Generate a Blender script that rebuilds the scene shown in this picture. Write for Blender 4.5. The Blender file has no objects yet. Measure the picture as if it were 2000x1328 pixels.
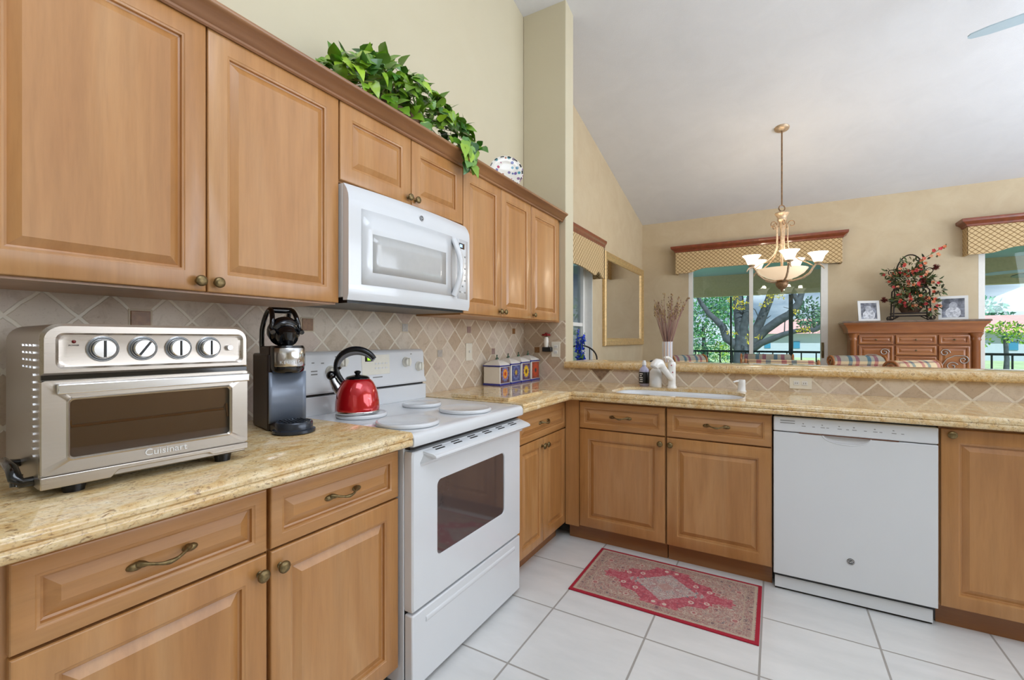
import bpy, math, random
from mathutils import Matrix, Vector, noise
random.seed(7)
R = math.radians
PI = math.pi
C = bpy.context.scene.collection
SC = bpy.context.scene

# ------------------------------------------------------------------ camera
CAM = (1.75, 0.0, 1.215)
YAW = 30.24
cd = bpy.data.cameras.new('camera')
cam = bpy.data.objects.new('camera', cd)
C.objects.link(cam)
cam.location = CAM
cam.rotation_euler = (R(90), 0, R(YAW))
cd.sensor_width = 36
cd.lens = 36 * 882.5 / 2000
cd.shift_y = -0.0003
cd.clip_start = 0.02
cd.clip_end = 300
SC.camera = cam

# ------------------------------------------------------------------ colour management
SC.view_settings.view_transform = 'Standard'
SC.view_settings.look = 'None'
SC.view_settings.exposure = 0.08
SC.view_settings.gamma = 1.0
SC.view_settings.use_curve_mapping = False
SC.cycles.use_denoising = True
SC.cycles.max_bounces = 10
SC.cycles.diffuse_bounces = 5
SC.cycles.glossy_bounces = 5
SC.cycles.transparent_max_bounces = 16
SC.cycles.sample_clamp_indirect = 6
SC.cycles.caustics_reflective = False
SC.cycles.caustics_refractive = False


def hx(h, a=1.0):
    h = h.lstrip('#')
    out = []
    for i in (0, 2, 4):
        c = int(h[i:i + 2], 16) / 255
        out.append(c / 12.92 if c <= 0.04045 else ((c + 0.055) / 1.055) ** 2.4)
    return (out[0], out[1], out[2], a)


# ------------------------------------------------------------------ sky
W = bpy.data.worlds.new('sky')
SC.world = W
W.use_nodes = True
nt = W.node_tree
nt.nodes.clear()
wo = nt.nodes.new('ShaderNodeOutputWorld')
wb = nt.nodes.new('ShaderNodeBackground')
sk = nt.nodes.new('ShaderNodeTexSky')
sk.sky_type = 'HOSEK_WILKIE'
sk.turbidity = 3.0
sk.ground_albedo = 0.3
sk.sun_direction = Vector((0.35, -0.6, 0.72)).normalized()
tc = nt.nodes.new('ShaderNodeTexCoord')
mp = nt.nodes.new('ShaderNodeMapping')
mp.inputs['Scale'].default_value = (2.2, 2.2, 6.0)
nz = nt.nodes.new('ShaderNodeTexNoise')
nz.inputs['Scale'].default_value = 1.6
nz.inputs['Detail'].default_value = 6
cr = nt.nodes.new('ShaderNodeValToRGB')
cr.color_ramp.elements[0].position = 0.42
cr.color_ramp.elements[1].position = 0.62
mx = nt.nodes.new('ShaderNodeMix')
mx.data_type = 'RGBA'
mul = nt.nodes.new('ShaderNodeMix')
mul.data_type = 'RGBA'
mul.blend_type = 'MULTIPLY'
mul.inputs[0].default_value = 1.0
mul.inputs[7].default_value = (0.95, 1.02, 1.15, 1)
nt.links.new(tc.outputs['Generated'], mp.inputs[0])
nt.links.new(mp.outputs[0], nz.inputs['Vector'])
nt.links.new(nz.outputs['Fac'], cr.inputs[0])
nt.links.new(cr.outputs[0], mx.inputs[0])
nt.links.new(sk.outputs[0], mul.inputs[6])
nt.links.new(mul.outputs[2], mx.inputs[6])
mx.inputs[7].default_value = (0.86, 0.90, 1.0, 1)
nt.links.new(mx.outputs[2], wb.inputs['Color'])
wb.inputs['Strength'].default_value = 1.5
nt.links.new(wb.outputs[0], wo.inputs['Surface'])


# ------------------------------------------------------------------ sun and large lights
def sun(name, direction, power, col, angle=1.0):
    l = bpy.data.lights.new(name, 'SUN')
    l.energy = power
    l.color = col
    l.angle = R(angle)
    o = bpy.data.objects.new(name, l)
    C.objects.link(o)
    o.rotation_euler = Vector(direction).to_track_quat('-Z', 'Y').to_euler()
    return o


def area(name, loc, target, sx, sy, power, col):
    l = bpy.data.lights.new(name, 'AREA')
    l.shape = 'RECTANGLE'
    l.size = sx
    l.size_y = sy
    l.energy = power
    l.color = col
    o = bpy.data.objects.new(name, l)
    C.objects.link(o)
    o.location = loc
    o.rotation_euler = (Vector(target) - Vector(loc)).to_track_quat('-Z', 'Y').to_euler()
    return o


sun('sun', (-0.35, 0.6, -0.72), 5.5, (1.0, 0.95, 0.86))
COOL = (0.86, 0.96, 1.10)
area('kitchen_top_fill', (2.1, 0.3, 3.45), (1.7, 0.9, 0.0), 1.6, 1.6, 30, COOL)  # added soft overhead fill, no ceiling fixture behind it
area('right_fill_light', (6.2, 1.9, 1.9), (0.3, 1.6, 1.2), 3.0, 2.3, 75, COOL)  # added area light for the stronger right side; this wall has no window
area('rear_fill_light', (3.0, -3.1, 1.9), (1.5, 1.5, 1.0), 2.4, 1.9, 5, COOL)  # added weak fill from behind the camera; the rear wall is solid
area('dining_fill_light', (6.2, 5.0, 1.8), (1.5, 5.2, 1.9), 2.6, 2.2, 62, COOL)  # added out-of-view fill for the dining room, not a modelled window
area('kitchen_bounce_light', (4.0, 0.6, 2.1), (3.6, 0.9, 4.0), 1.4, 1.4, 55, COOL)  # added uplight aimed at the vault to brighten the ceiling
area('dining_bounce_light', (5.3, 3.5, 1.9), (4.6, 3.9, 4.0), 1.4, 1.4, 60, COOL)  # second added uplight, brightening the ceiling towards the dining room


# ------------------------------------------------------------------ materials
def mat(name):
    m = bpy.data.materials.new(name)
    m.use_nodes = True
    n = m.node_tree
    return m, n, n.nodes['Principled BSDF']


def nd(n, t, **kw):
    x = n.nodes.new(t)
    for k, v in kw.items():
        setattr(x, k, v)
    return x


def lk(n, a, b):
    n.links.new(a, b)


def ramp(n, stops, fac=None):
    r = n.nodes.new('ShaderNodeValToRGB')
    el = r.color_ramp.elements
    while len(el) > 1:
        el.remove(el[-1])
    el[0].position = stops[0][0]
    el[0].color = stops[0][1]
    for p, c in stops[1:]:
        e = el.new(p)
        e.color = c
    if fac is not None:
        n.links.new(fac, r.inputs[0])
    return r


def mth(n, op, a, b=None, c=None):
    m = n.nodes.new('ShaderNodeMath')
    m.operation = op
    for i, v in enumerate((a, b, c)):
        if v is None:
            continue
        if isinstance(v, (int, float)):
            m.inputs[i].default_value = v
        else:
            n.links.new(v, m.inputs[i])
    return m.outputs[0]


def mixc(n, fac, a, b, blend='MIX'):
    m = n.nodes.new('ShaderNodeMix')
    m.data_type = 'RGBA'
    m.blend_type = blend
    for i, v in ((0, fac), (6, a), (7, b)):
        if isinstance(v, (int, float)):
            m.inputs[i].default_value = v
        elif isinstance(v, tuple):
            m.inputs[i].default_value = v
        else:
            n.links.new(v, m.inputs[i])
    return m.outputs[2]


def objco(n, scale=(1, 1, 1), rnd=False, rot=(0, 0, 0), loc=(0, 0, 0)):
    t = nd(n, 'ShaderNodeTexCoord')
    v = t.outputs['Object']
    if rnd:
        oi = nd(n, 'ShaderNodeObjectInfo')
        add = nd(n, 'ShaderNodeVectorMath', operation='ADD')
        sc = mth(n, 'MULTIPLY', oi.outputs['Random'], 37.0)
        lk(n, v, add.inputs[0])
        lk(n, sc, add.inputs[1])
        v = add.outputs[0]
    mp = nd(n, 'ShaderNodeMapping')
    mp.inputs['Scale'].default_value = scale
    mp.inputs['Rotation'].default_value = rot
    mp.inputs['Location'].default_value = loc
    lk(n, v, mp.inputs[0])
    return mp.outputs[0]


def noi(n, vec, scale, detail=4, rough=0.55, dist=0.0):
    x = nd(n, 'ShaderNodeTexNoise')
    x.inputs['Scale'].default_value = scale
    x.inputs['Detail'].default_value = detail
    x.inputs['Roughness'].default_value = rough
    x.inputs['Distortion'].default_value = dist
    lk(n, vec, x.inputs['Vector'])
    return x.outputs['Fac']


def bump(n, p, h, strength=0.2, dist=0.01):
    b = nd(n, 'ShaderNodeBump')
    b.inputs['Strength'].default_value = strength
    b.inputs['Distance'].default_value = dist
    lk(n, h, b.inputs['Height'])
    lk(n, b.outputs[0], p.inputs['Normal'])


def plain(name, col, rough=0.5, metal=0.0, var=0.06, scale=30.0, coat=0.0, spec=0.5, bmp=0.0):
    """a solid colour broken up slightly by noise"""
    m, n, p = mat(name)
    c = hx(col)
    f = noi(n, objco(n), scale, 3)
    lo = tuple(x * (1 - var) for x in c[:3]) + (1,)
    hi = tuple(min(1, x * (1 + var)) for x in c[:3]) + (1,)
    r = ramp(n, [(0.3, lo), (0.7, hi)], f)
    lk(n, r.outputs[0], p.inputs['Base Color'])
    p.inputs['Roughness'].default_value = rough
    p.inputs['Metallic'].default_value = metal
    p.inputs['Coat Weight'].default_value = coat
    p.inputs['Coat Roughness'].default_value = 0.06
    p.inputs['Specular IOR Level'].default_value = spec
    if bmp:
        bump(n, p, f, bmp, 0.004)
    return m


def island(name, cols, rough=0.5, transl=0.0, coat=0.0):
    """each loose piece of the mesh takes its own colour of the list"""
    m, n, p = mat(name)
    g = nd(n, 'ShaderNodeNewGeometry')
    k = len(cols)
    r = ramp(n, [(i / max(1, k - 1) * 0.98, hx(c)) for i, c in enumerate(cols)], g.outputs['Random Per Island'])
    lk(n, r.outputs[0], p.inputs['Base Color'])
    p.inputs['Roughness'].default_value = rough
    p.inputs['Coat Weight'].default_value = coat
    if transl:
        p.inputs['Transmission Weight'].default_value = 0.0
        p.inputs['Subsurface Weight'].default_value = transl
        p.inputs['Subsurface Radius'].default_value = (0.02, 0.03, 0.01)
    return m


def wood(name, c1, c2, c3, axis='z', rough=0.34, coat=0.25, grain=1.0):
    m, n, p = mat(name)
    s = {'x': (1.2, 14, 14), 'y': (14, 1.2, 14), 'z': (14, 14, 1.2)}[axis]
    s2 = {'x': (0.7, 5, 5), 'y': (5, 0.7, 5), 'z': (5, 5, 0.7)}[axis]
    v = objco(n, s, rnd=True)
    v2 = objco(n, s2, rnd=True)
    f1 = noi(n, v, 2.2, 6, 0.6, 0.4)
    f2 = noi(n, v2, 1.3, 3, 0.5, 0.8)
    f3 = noi(n, v, 9.0, 3, 0.6)
    a = ramp(n, [(0.25, hx(c1)), (0.5, hx(c2)), (0.75, hx(c3))], f2)
    b = ramp(n, [(0.30, (0.80, 0.78, 0.74, 1)), (0.62, (1, 1, 1, 1))], f1)
    d = ramp(n, [(0.30, (0.90, 0.88, 0.86, 1)), (0.55, (1, 1, 1, 1))], f3)
    x = mixc(n, 0.75 * grain, a.outputs[0], b.outputs[0], 'MULTIPLY')
    x = mixc(n, 0.6 * grain, x, d.outputs[0], 'MULTIPLY')
    lk(n, x, p.inputs['Base Color'])
    p.inputs['Roughness'].default_value = rough
    p.inputs['Coat Weight'].default_value = coat
    p.inputs['Coat Roughness'].default_value = 0.15
    return m


def granite(name, rough=0.09):
    m, n, p = mat(name)
    v = objco(n, (1, 1, 1))
    vs = objco(n, (1.0, 0.45, 1.0), rot=(0, 0, R(25)))
    big = noi(n, vs, 9, 5, 0.7, 2.0)
    mid = noi(n, vs, 30, 6, 0.75, 1.4)
    fine = noi(n, v, 150, 3, 0.7)
    veins = noi(n, vs, 60, 2, 0.8, 2.0)
    a = ramp(n, [(0.30, hx('B4864E')), (0.42, hx('D2AE74')), (0.52, hx('E0C898')), (0.70, hx('EADCBC'))], mid)
    b = ramp(n, [(0.36, hx('CC9A54')), (0.5, hx('DCBE8C')), (0.64, hx('E8D6B2'))], big)
    x = mixc(n, 0.5, a.outputs[0], b.outputs[0])
    d = ramp(n, [(0.33, (0.26, 0.16, 0.11, 1)), (0.42, (1, 1, 1, 1))], veins)
    x = mixc(n, 0.66, x, d.outputs[0], 'MULTIPLY')
    e = ramp(n, [(0.34, (0.34, 0.24, 0.18, 1)), (0.46, (1, 1, 1, 1))], fine)
    x = mixc(n, 0.45, x, e.outputs[0], 'MULTIPLY')
    lk(n, x, p.inputs['Base Color'])
    p.inputs['Roughness'].default_value = rough
    p.inputs['Coat Weight'].default_value = 0.2
    p.inputs['Coat Roughness'].default_value = 0.03
    return m


def floor_tiles():
    m, n, p = mat('floor_tile')
    t = nd(n, 'ShaderNodeTexCoord')
    sp = nd(n, 'ShaderNodeSeparateXYZ')
    lk(n, t.outputs['Object'], sp.inputs[0])
    px, py = 0.4085, 0.4015
    ux = mth(n, 'DIVIDE', mth(n, 'SUBTRACT', sp.outputs[0], 0.8815), px)
    uy = mth(n, 'DIVIDE', mth(n, 'SUBTRACT', sp.outputs[1], 1.4585), py)
    fx = mth(n, 'ABSOLUTE', mth(n, 'SUBTRACT', mth(n, 'FRACT', ux), 0.5))
    fy = mth(n, 'ABSOLUTE', mth(n, 'SUBTRACT', mth(n, 'FRACT', uy), 0.5))
    g = mth(n, 'MAXIMUM', fx, fy)
    gm = nd(n, 'ShaderNodeMapRange')
    gm.inputs[1].default_value = 0.4885
    gm.inputs[2].default_value = 0.4925
    lk(n, g, gm.inputs[0])
    cb = nd(n, 'ShaderNodeCombineXYZ')
    lk(n, mth(n, 'FLOOR', ux), cb.inputs[0])
    lk(n, mth(n, 'FLOOR', uy), cb.inputs[1])
    wn = nd(n, 'ShaderNodeTexWhiteNoise')
    lk(n, cb.outputs[0], wn.inputs['Vector'])
    f = noi(n, objco(n, (1, 3, 1)), 3.2, 4, 0.6)
    a = ramp(n, [(0.3, hx('D9D9D6')), (0.7, hx('E6E5E2'))], f)
    v = ramp(n, [(0, (0.96, 0.96, 0.97, 1)), (1, (1, 1, 1, 1))], wn.outputs['Value'])
    x = mixc(n, 1.0, a.outputs[0], v.outputs[0], 'MULTIPLY')
    x = mixc(n, gm.outputs[0], x, hx('A39E97'))
    lk(n, x, p.inputs['Base Color'])
    rr = mth(n, 'ADD', mth(n, 'MULTIPLY', gm.outputs[0], 0.5), 0.22)
    lk(n, rr, p.inputs['Roughness'])
    bump(n, p, mth(n, 'SUBTRACT', 1.0, gm.outputs[0]), 0.3, 0.004)
    return m


def diamond_tiles(name, axis, u0, z0, per=0.148):
    """tumbled stone squares laid on the diagonal; axis is the wall's run"""
    m, n, p = mat(name)
    t = nd(n, 'ShaderNodeTexCoord')
    sp = nd(n, 'ShaderNodeSeparateXYZ')
    lk(n, t.outputs['Object'], sp.inputs[0])
    wob = noi(n, t.outputs['Object'], 24, 3)
    wob2 = noi(n, objco(n, loc=(3, 7, 1)), 24, 3)
    u = mth(n, 'DIVIDE', mth(n, 'SUBTRACT', sp.outputs[axis], u0), per)
    w = mth(n, 'DIVIDE', mth(n, 'SUBTRACT', sp.outputs[2], z0), per)
    u = mth(n, 'ADD', u, mth(n, 'MULTIPLY', mth(n, 'SUBTRACT', wob, 0.5), 0.05))
    w = mth(n, 'ADD', w, mth(n, 'MULTIPLY', mth(n, 'SUBTRACT', wob2, 0.5), 0.05))
    a = mth(n, 'ADD', u, w)
    b = mth(n, 'SUBTRACT', u, w)
    fa = mth(n, 'ABSOLUTE', mth(n, 'SUBTRACT', mth(n, 'FRACT', a), 0.5))
    fb = mth(n, 'ABSOLUTE', mth(n, 'SUBTRACT', mth(n, 'FRACT', b), 0.5))
    g = mth(n, 'MAXIMUM', fa, fb)
    gm = nd(n, 'ShaderNodeMapRange')
    gm.inputs[1].default_value = 0.445
    gm.inputs[2].default_value = 0.468
    lk(n, g, gm.inputs[0])
    cb = nd(n, 'ShaderNodeCombineXYZ')
    lk(n, mth(n, 'FLOOR', a), cb.inputs[0])
    lk(n, mth(n, 'FLOOR', b), cb.inputs[1])
    wn = nd(n, 'ShaderNodeTexWhiteNoise')
    lk(n, cb.outputs[0], wn.inputs['Vector'])
    base = ramp(n, [(0.0, hx('BBA68E')), (0.3, hx('C8B6A0')), (0.6, hx('D0C1AE')), (0.85, hx('D6CABA')), (1.0, hx('C8B4A6'))],
                wn.outputs['Value'])
    add = nd(n, 'ShaderNodeVectorMath', operation='ADD')
    lk(n, t.outputs['Object'], add.inputs[0])
    lk(n, wn.outputs['Color'], add.inputs[1])
    cl = noi(n, add.outputs[0], 22, 6, 0.65, 0.8)
    blot = ramp(n, [(0.30, (0.70, 0.64, 0.56, 1)), (0.5, (1, 1, 1, 1)), (0.75, (1.0, 0.98, 0.95, 1))], cl)
    x = mixc(n, 0.6, base.outputs[0], blot.outputs[0], 'MULTIPLY')
    pit = noi(n, t.outputs['Object'], 130, 4, 0.7)
    pr = ramp(n, [(0.33, (0.62, 0.54, 0.45, 1)), (0.42, (1, 1, 1, 1))], pit)
    x = mixc(n, 0.35, x, pr.outputs[0], 'MULTIPLY')
    x = mixc(n, gm.outputs[0], x, hx('E2D8C6'))
    lk(n, x, p.inputs['Base Color'])
    p.inputs['Roughness'].default_value = 0.42
    bump(n, p, mth(n, 'ADD', mth(n, 'SUBTRACT', 1.0, gm.outputs[0]), mth(n, 'MULTIPLY', cl, 0.3)), 0.5, 0.003)
    return m


def plaster(name, c1, c2, scale=3.0, bscale=60.0, bstr=0.15, rough=0.75):
    m, n, p = mat(name)
    f = noi(n, objco(n), scale, 5, 0.65, 0.6)
    a = ramp(n, [(0.3, hx(c1)), (0.7, hx(c2))], f)
    lk(n, a.outputs[0], p.inputs['Base Color'])
    p.inputs['Roughness'].default_value = rough
    bump(n, p, noi(n, objco(n), bscale, 4), bstr, 0.004)
    return m


def glow(name, col, s):
    m, n, p = mat(name)
    f = noi(n, objco(n), 6, 2)
    a = ramp(n, [(0.3, hx(col)), (0.7, hx(col))], f)
    lk(n, a.outputs[0], p.inputs['Base Color'])
    lk(n, a.outputs[0], p.inputs['Emission Color'])
    p.inputs['Emission Strength'].default_value = s
    p.inputs['Roughness'].default_value = 0.3
    return m


def pane(name, tint, gloss=0.10):
    m, n, p = mat(name)
    n.nodes.remove(p)
    out = n.nodes['Material Output']
    tr = nd(n, 'ShaderNodeBsdfTransparent')
    tr.inputs[0].default_value = tint
    gl = nd(n, 'ShaderNodeBsdfGlossy')
    gl.inputs['Roughness'].default_value = 0.02
    fr = nd(n, 'ShaderNodeFresnel')
    fr.inputs[0].default_value = 1.45
    mxs = nd(n, 'ShaderNodeMixShader')
    lk(n, mth(n, 'MULTIPLY', fr.outputs[0], gloss * 10), mxs.inputs[0])
    lk(n, tr.outputs[0], mxs.inputs[1])
    lk(n, gl.outputs[0], mxs.inputs[2])
    lk(n, mxs.outputs[0], out.inputs[0])
    return m


def steel(name, col='B9B4AC', rough=0.3, axis='x'):
    m, n, p = mat(name)
    s = {'x': (2, 90, 90), 'y': (90, 2, 90), 'z': (90, 90, 2)}[axis]
    f = noi(n, objco(n, s), 3, 3)
    a = ramp(n, [(0.3, tuple(x * 0.965 for x in hx(col)[:3]) + (1,)), (0.7, hx(col))], f)
    lk(n, a.outputs[0], p.inputs['Base Color'])
    p.inputs['Metallic'].default_value = 1.0
    lk(n, mth(n, 'ADD', mth(n, 'MULTIPLY', f, 0.05), rough - 0.025), p.inputs['Roughness'])
    return m


M = {}
M['wood'] = wood('maple', 'AC7641', 'B7824B', 'C1915E', 'z')
M['wood_y'] = wood('maple_across', 'AC7641', 'B7824B', 'C1915E', 'y')
M['wood_x'] = wood('maple_across_peninsula', 'AC7641', 'B7824B', 'C1915E', 'x')
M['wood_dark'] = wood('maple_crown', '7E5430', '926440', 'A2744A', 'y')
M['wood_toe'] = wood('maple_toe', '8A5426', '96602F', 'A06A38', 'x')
M['wood_in'] = wood('maple_carcass', 'A8733F', 'B5824E', 'BD8C5A', 'z')
M['granite'] = granite('gold_granite')
M['floor'] = floor_tiles()
M['splash_y'] = diamond_tiles('tumbled_stone_y', 1, 0.645, 1.28)
M['splash_x'] = diamond_tiles('tumbled_stone_x', 0, 0.498, 0.905, 0.1515)
M['accent_brown'] = plain('accent_brown', '8C6238', 0.4, var=0.25, scale=60)
M['accent_grey'] = plain('accent_grey', 'B3ADA6', 0.4, var=0.12, scale=60)
M['accent_rose'] = plain('accent_rose', '9C8078', 0.4, var=0.12, scale=60)
M['wall'] = plaster('cream_paint', 'CDC2A6', 'D0C6AB', 1.5, 90, 0.06)
M['wall_tan'] = plaster('tan_faux_paint', 'C6B292', 'CFBE9F', 4.0, 50, 0.12)
M['ceiling'] = plaster('ceiling_texture', 'DADADC', 'E0E0E2', 3, 130, 0.35, 0.85)
M['white_paint'] = plain('white_trim', 'ECEAE4', 0.4, var=0.02)
M['enamel'] = plain('white_enamel', 'DADCDE', 0.16, var=0.012, scale=4, coat=0.5)
M['enamel_cream'] = plain('cream_enamel', 'E4E0D2', 0.3, var=0.02)
M['plastic_white'] = plain('white_plastic', 'DEDEDC', 0.3, var=0.02)
M['grey_print'] = plain('grey_print', '8A8A88', 0.5)
M['mw_window'] = plain('microwave_window', 'B9B9B7', 0.12, var=0.02, coat=0.6)
M['black'] = plain('black_plastic', '141415', 0.3, var=0.2)
M['black_gloss'] = plain('black_gloss', '0B0C0F', 0.07, var=0.2, coat=0.5)
M['dark_gap'] = plain('dark_gap', '1A1410', 0.7)
M['bronze'] = plain('aged_bronze', '7C6A48', 0.38, metal=0.85, var=0.35, scale=120)
M['steel'] = steel('brushed_steel', 'D2D0CC')
M['steel_bright'] = steel('bright_steel', 'E2E2E2', 0.18)
M['oven_glass'] = plain('smoked_glass', '3A2A1E', 0.05, var=0.1, coat=1.0, spec=0.8)
M['range_glass'] = plain('range_door_glass', '4C4240', 0.06, var=0.05, coat=1.0, spec=0.8)
M['brass_rod'] = plain('warm_rod', 'F0B450', 0.35)
M['lcd_green'] = glow('green_display', '8FD31A', 1.2)
M['lcd_blue'] = glow('blue_display', 'A9C6F2', 0.8)


# ------------------------------------------------------------------ mesh builder
class MB:
    def __init__(s, xf=None):
        s.v = []
        s.f = []
        s.mi = []
        s.m = 0
        s.xf = xf

    def add(s, vs, fs):
        b = len(s.v)
        for v in vs:
            s.v.append(tuple(s.xf @ Vector(v)) if s.xf is not None else tuple(v))
        for f in fs:
            s.f.append(tuple(i + b for i in f))
            s.mi.append(s.m)
        return s

    def box(s, x0, x1, y0, y1, z0, z1):
        vs = [(x, y, z) for z in (z0, z1) for y in (y0, y1) for x in (x0, x1)]
        return s.add(vs, [(0, 2, 3, 1), (4, 5, 7, 6), (0, 1, 5, 4), (2, 6, 7, 3), (0, 4, 6, 2), (1, 3, 7, 5)])

    def prism(s, poly, axis, a0, a1):
        k = len(poly)
        def P(p, a):
            return {'x': (a, p[0], p[1]), 'y': (p[0], a, p[1]), 'z': (p[0], p[1], a)}[axis]
        vs = [P(p, a0) for p in poly] + [P(p, a1) for p in poly]
        fs = [tuple(range(k - 1, -1, -1)), tuple(range(k, 2 * k))]
        fs += [(i, (i + 1) % k, k + (i + 1) % k, k + i) for i in range(k)]
        return s.add(vs, fs)

    def lathe(s, prof, n=28, c=(0, 0, 0), sx=1.0, sy=1.0, axis='z', arc=None):
        vs = []
        fs = []
        full = arc is None
        a0, a1 = (0, 2 * PI) if full else arc
        cols = n if full else n + 1
        for r, z in prof:
            for i in range(cols):
                a = a0 + (a1 - a0) * i / n
                x, y = r * math.cos(a) * sx, r * math.sin(a) * sy
                if axis == 'z':
                    vs.append((c[0] + x, c[1] + y, c[2] + z))
                elif axis == 'x':
                    vs.append((c[0] + z, c[1] + x, c[2] + y))
                else:
                    vs.append((c[0] + x, c[1] + z, c[2] + y))
        for j in range(len(prof) - 1):
            for i in range(n):
                i2 = (i + 1) % cols
                fs.append((j * cols + i, j * cols + i2, (j + 1) * cols + i2, (j + 1) * cols + i))
        if full:
            if prof[0][0] > 1e-5:
                fs.append(tuple(range(n - 1, -1, -1)))
            if prof[-1][0] > 1e-5:
                b = (len(prof) - 1) * n
                fs.append(tuple(range(b, b + n)))
        return s.add(vs, fs)

    def ball(s, c, r, nu=12, nv=8, sc=(1, 1, 1)):
        prof = [(r * math.sin(PI * i / nv), -r * math.cos(PI * i / nv)) for i in range(nv + 1)]
        vs = []
        fs = []
        for rr, z in prof:
            for i in range(nu):
                a = 2 * PI * i / nu
                vs.append((c[0] + rr * math.cos(a) * sc[0], c[1] + rr * math.sin(a) * sc[1], c[2] + z * sc[2]))
        for j in range(nv):
            for i in range(nu):
                i2 = (i + 1) % nu
                fs.append((j * nu + i, j * nu + i2, (j + 1) * nu + i2, (j + 1) * nu + i))
        return s.add(vs, fs)

    def tube(s, pts, r, n=8, cap=True, closed=False, flat=1.0):
        pts = [Vector(p) for p in pts]
        k = len(pts)
        rs = r if isinstance(r, (list, tuple)) else [r] * k
        vs = []
        fs = []
        up = None
        for i, p in enumerate(pts):
            if closed:
                t = pts[(i + 1) % k] - pts[i - 1]
            else:
                t = pts[min(i + 1, k - 1)] - pts[max(i - 1, 0)]
            if t.length < 1e-9:
                t = Vector((0, 0, 1))
            t.normalize()
            if up is None:
                up = Vector((0, 0, 1)) if abs(t.z) < 0.9 else Vector((1, 0, 0))
            sd = t.cross(up)
            if sd.length < 1e-6:
                sd = t.cross(Vector((0.3, 0.7, 0.1)))
            sd.normalize()
            up = sd.cross(t).normalized()
            for j in range(n):
                a = 2 * PI * j / n
                vs.append(p + sd * (rs[i] * math.cos(a)) + up * (rs[i] * math.sin(a) * flat))
        m = k if closed else k - 1
        for i in range(m):
            i2 = (i + 1) % k
            for j in range(n):
                j2 = (j + 1) % n
                fs.append((i * n + j, i * n + j2, i2 * n + j2, i2 * n + j))
        if cap and not closed:
            fs.append(tuple(range(n - 1, -1, -1)))
            fs.append(tuple(range((k - 1) * n, k * n)))
        return s.add(vs, fs)

    def grid(s, fn, nu, nv):
        vs = [fn(i / nu, j / nv) for j in range(nv + 1) for i in range(nu + 1)]
        fs = [(j * (nu + 1) + i, j * (nu + 1) + i + 1, (j + 1) * (nu + 1) + i + 1, (j + 1) * (nu + 1) + i)
              for j in range(nv) for i in range(nu)]
        return s.add(vs, fs)

    def rings(s, loops, cap0=True, cap1=True):
        """closed loops of equal length joined one to the next"""
        k = len(loops[0])
        vs = [p for l in loops for p in l]
        fs = []
        for j in range(len(loops) - 1):
            for i in range(k):
                i2 = (i + 1) % k
                fs.append((j * k + i, j * k + i2, (j + 1) * k + i2, (j + 1) * k + i))
        if cap0:
            fs.append(tuple(range(k - 1, -1, -1)))
        if cap1:
            b = (len(loops) - 1) * k
            fs.append(tuple(range(b, b + k)))
        return s.add(vs, fs)

    def build(s, name, mats, parent=None, bevel=0.0, seg=2, smooth=35, loc=None, fix=False):
        me = bpy.data.meshes.new(name)
        me.from_pydata(s.v, [], s.f)
        ms = mats if isinstance(mats, (list, tuple)) else [mats]
        for m in ms:
            me.materials.append(m)
        if len(ms) > 1:
            me.polygons.foreach_set('material_index', s.mi)
        if fix:
            import bmesh
            bm = bmesh.new()
            bm.from_mesh(me)
            bmesh.ops.recalc_face_normals(bm, faces=bm.faces)
            bm.to_mesh(me)
            bm.free()
        if smooth:
            me.polygons.foreach_set('use_smooth', [True] * len(me.polygons))
            me.set_sharp_from_angle(angle=R(smooth))
        me.update()
        o = bpy.data.objects.new(name, me)
        C.objects.link(o)
        if parent is not None:
            o.parent = parent
        if loc is not None:
            o.location = loc
        if bevel:
            b = o.modifiers.new('bevel', 'BEVEL')
            b.width = bevel
            b.segments = seg
            b.limit_method = 'ANGLE'
            b.angle_limit = R(40)
            b.harden_normals = False
        return o


def thing(name, label, cat, loc=(0, 0, 0), rz=0.0, group=None):
    o = bpy.data.objects.new(name, None)
    o.empty_display_size = 0.1
    C.objects.link(o)
    o.location = loc
    o.rotation_euler = (0, 0, rz)
    return tag(o, label, cat, group)


def tag(o, label, cat, group=None, kind=None):
    o['label'] = label
    o['category'] = cat
    if group:
        o['group'] = group
    if kind:
        o['kind'] = kind
    return o


def struct(o):
    o['kind'] = 'structure'
    return o


def copy_tree(o, parent=None):
    c = o.copy()
    C.objects.link(c)
    if parent is not None:
        c.parent = parent
    for ch in list(o.children):
        copy_tree(ch, c)
    return c


def text(name, body, size, material, parent, loc, rot, extrude=0.0006, align='CENTER', sx=1.0):
    cu = bpy.data.curves.new(name, 'FONT')
    cu.body = body
    cu.size = size
    cu.extrude = extrude
    cu.align_x = align
    cu.align_y = 'CENTER'
    cu.materials.append(material)
    tmp = bpy.data.objects.new('type', cu)
    C.objects.link(tmp)
    bpy.context.view_layer.update()
    me = bpy.data.meshes.new_from_object(tmp.evaluated_get(bpy.context.evaluated_depsgraph_get()))
    me.name = name
    bpy.data.objects.remove(tmp)
    bpy.data.curves.remove(cu)
    o = bpy.data.objects.new(name, me)
    C.objects.link(o)
    o.parent = parent
    o.location = loc
    o.rotation_euler = rot
    o.scale = (sx, 1, 1)
    return o


def rrect(x0, x1, y0, y1, r, n=5):
    """rounded rectangle outline, counter-clockwise"""
    out = []
    for cx, cy, a0 in ((x1 - r, y1 - r, 0), (x0 + r, y1 - r, 90), (x0 + r, y0 + r, 180), (x1 - r, y0 + r, 270)):
        for i in range(n + 1):
            a = R(a0 + 90 * i / n)
            out.append((cx + r * math.cos(a), cy + r * math.sin(a)))
    return out


def frame_y(d):
    """panel map for a face looking along +x: u runs along y, v up, depth out"""
    return lambda u, v, w: (d + w, u, v)


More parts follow.
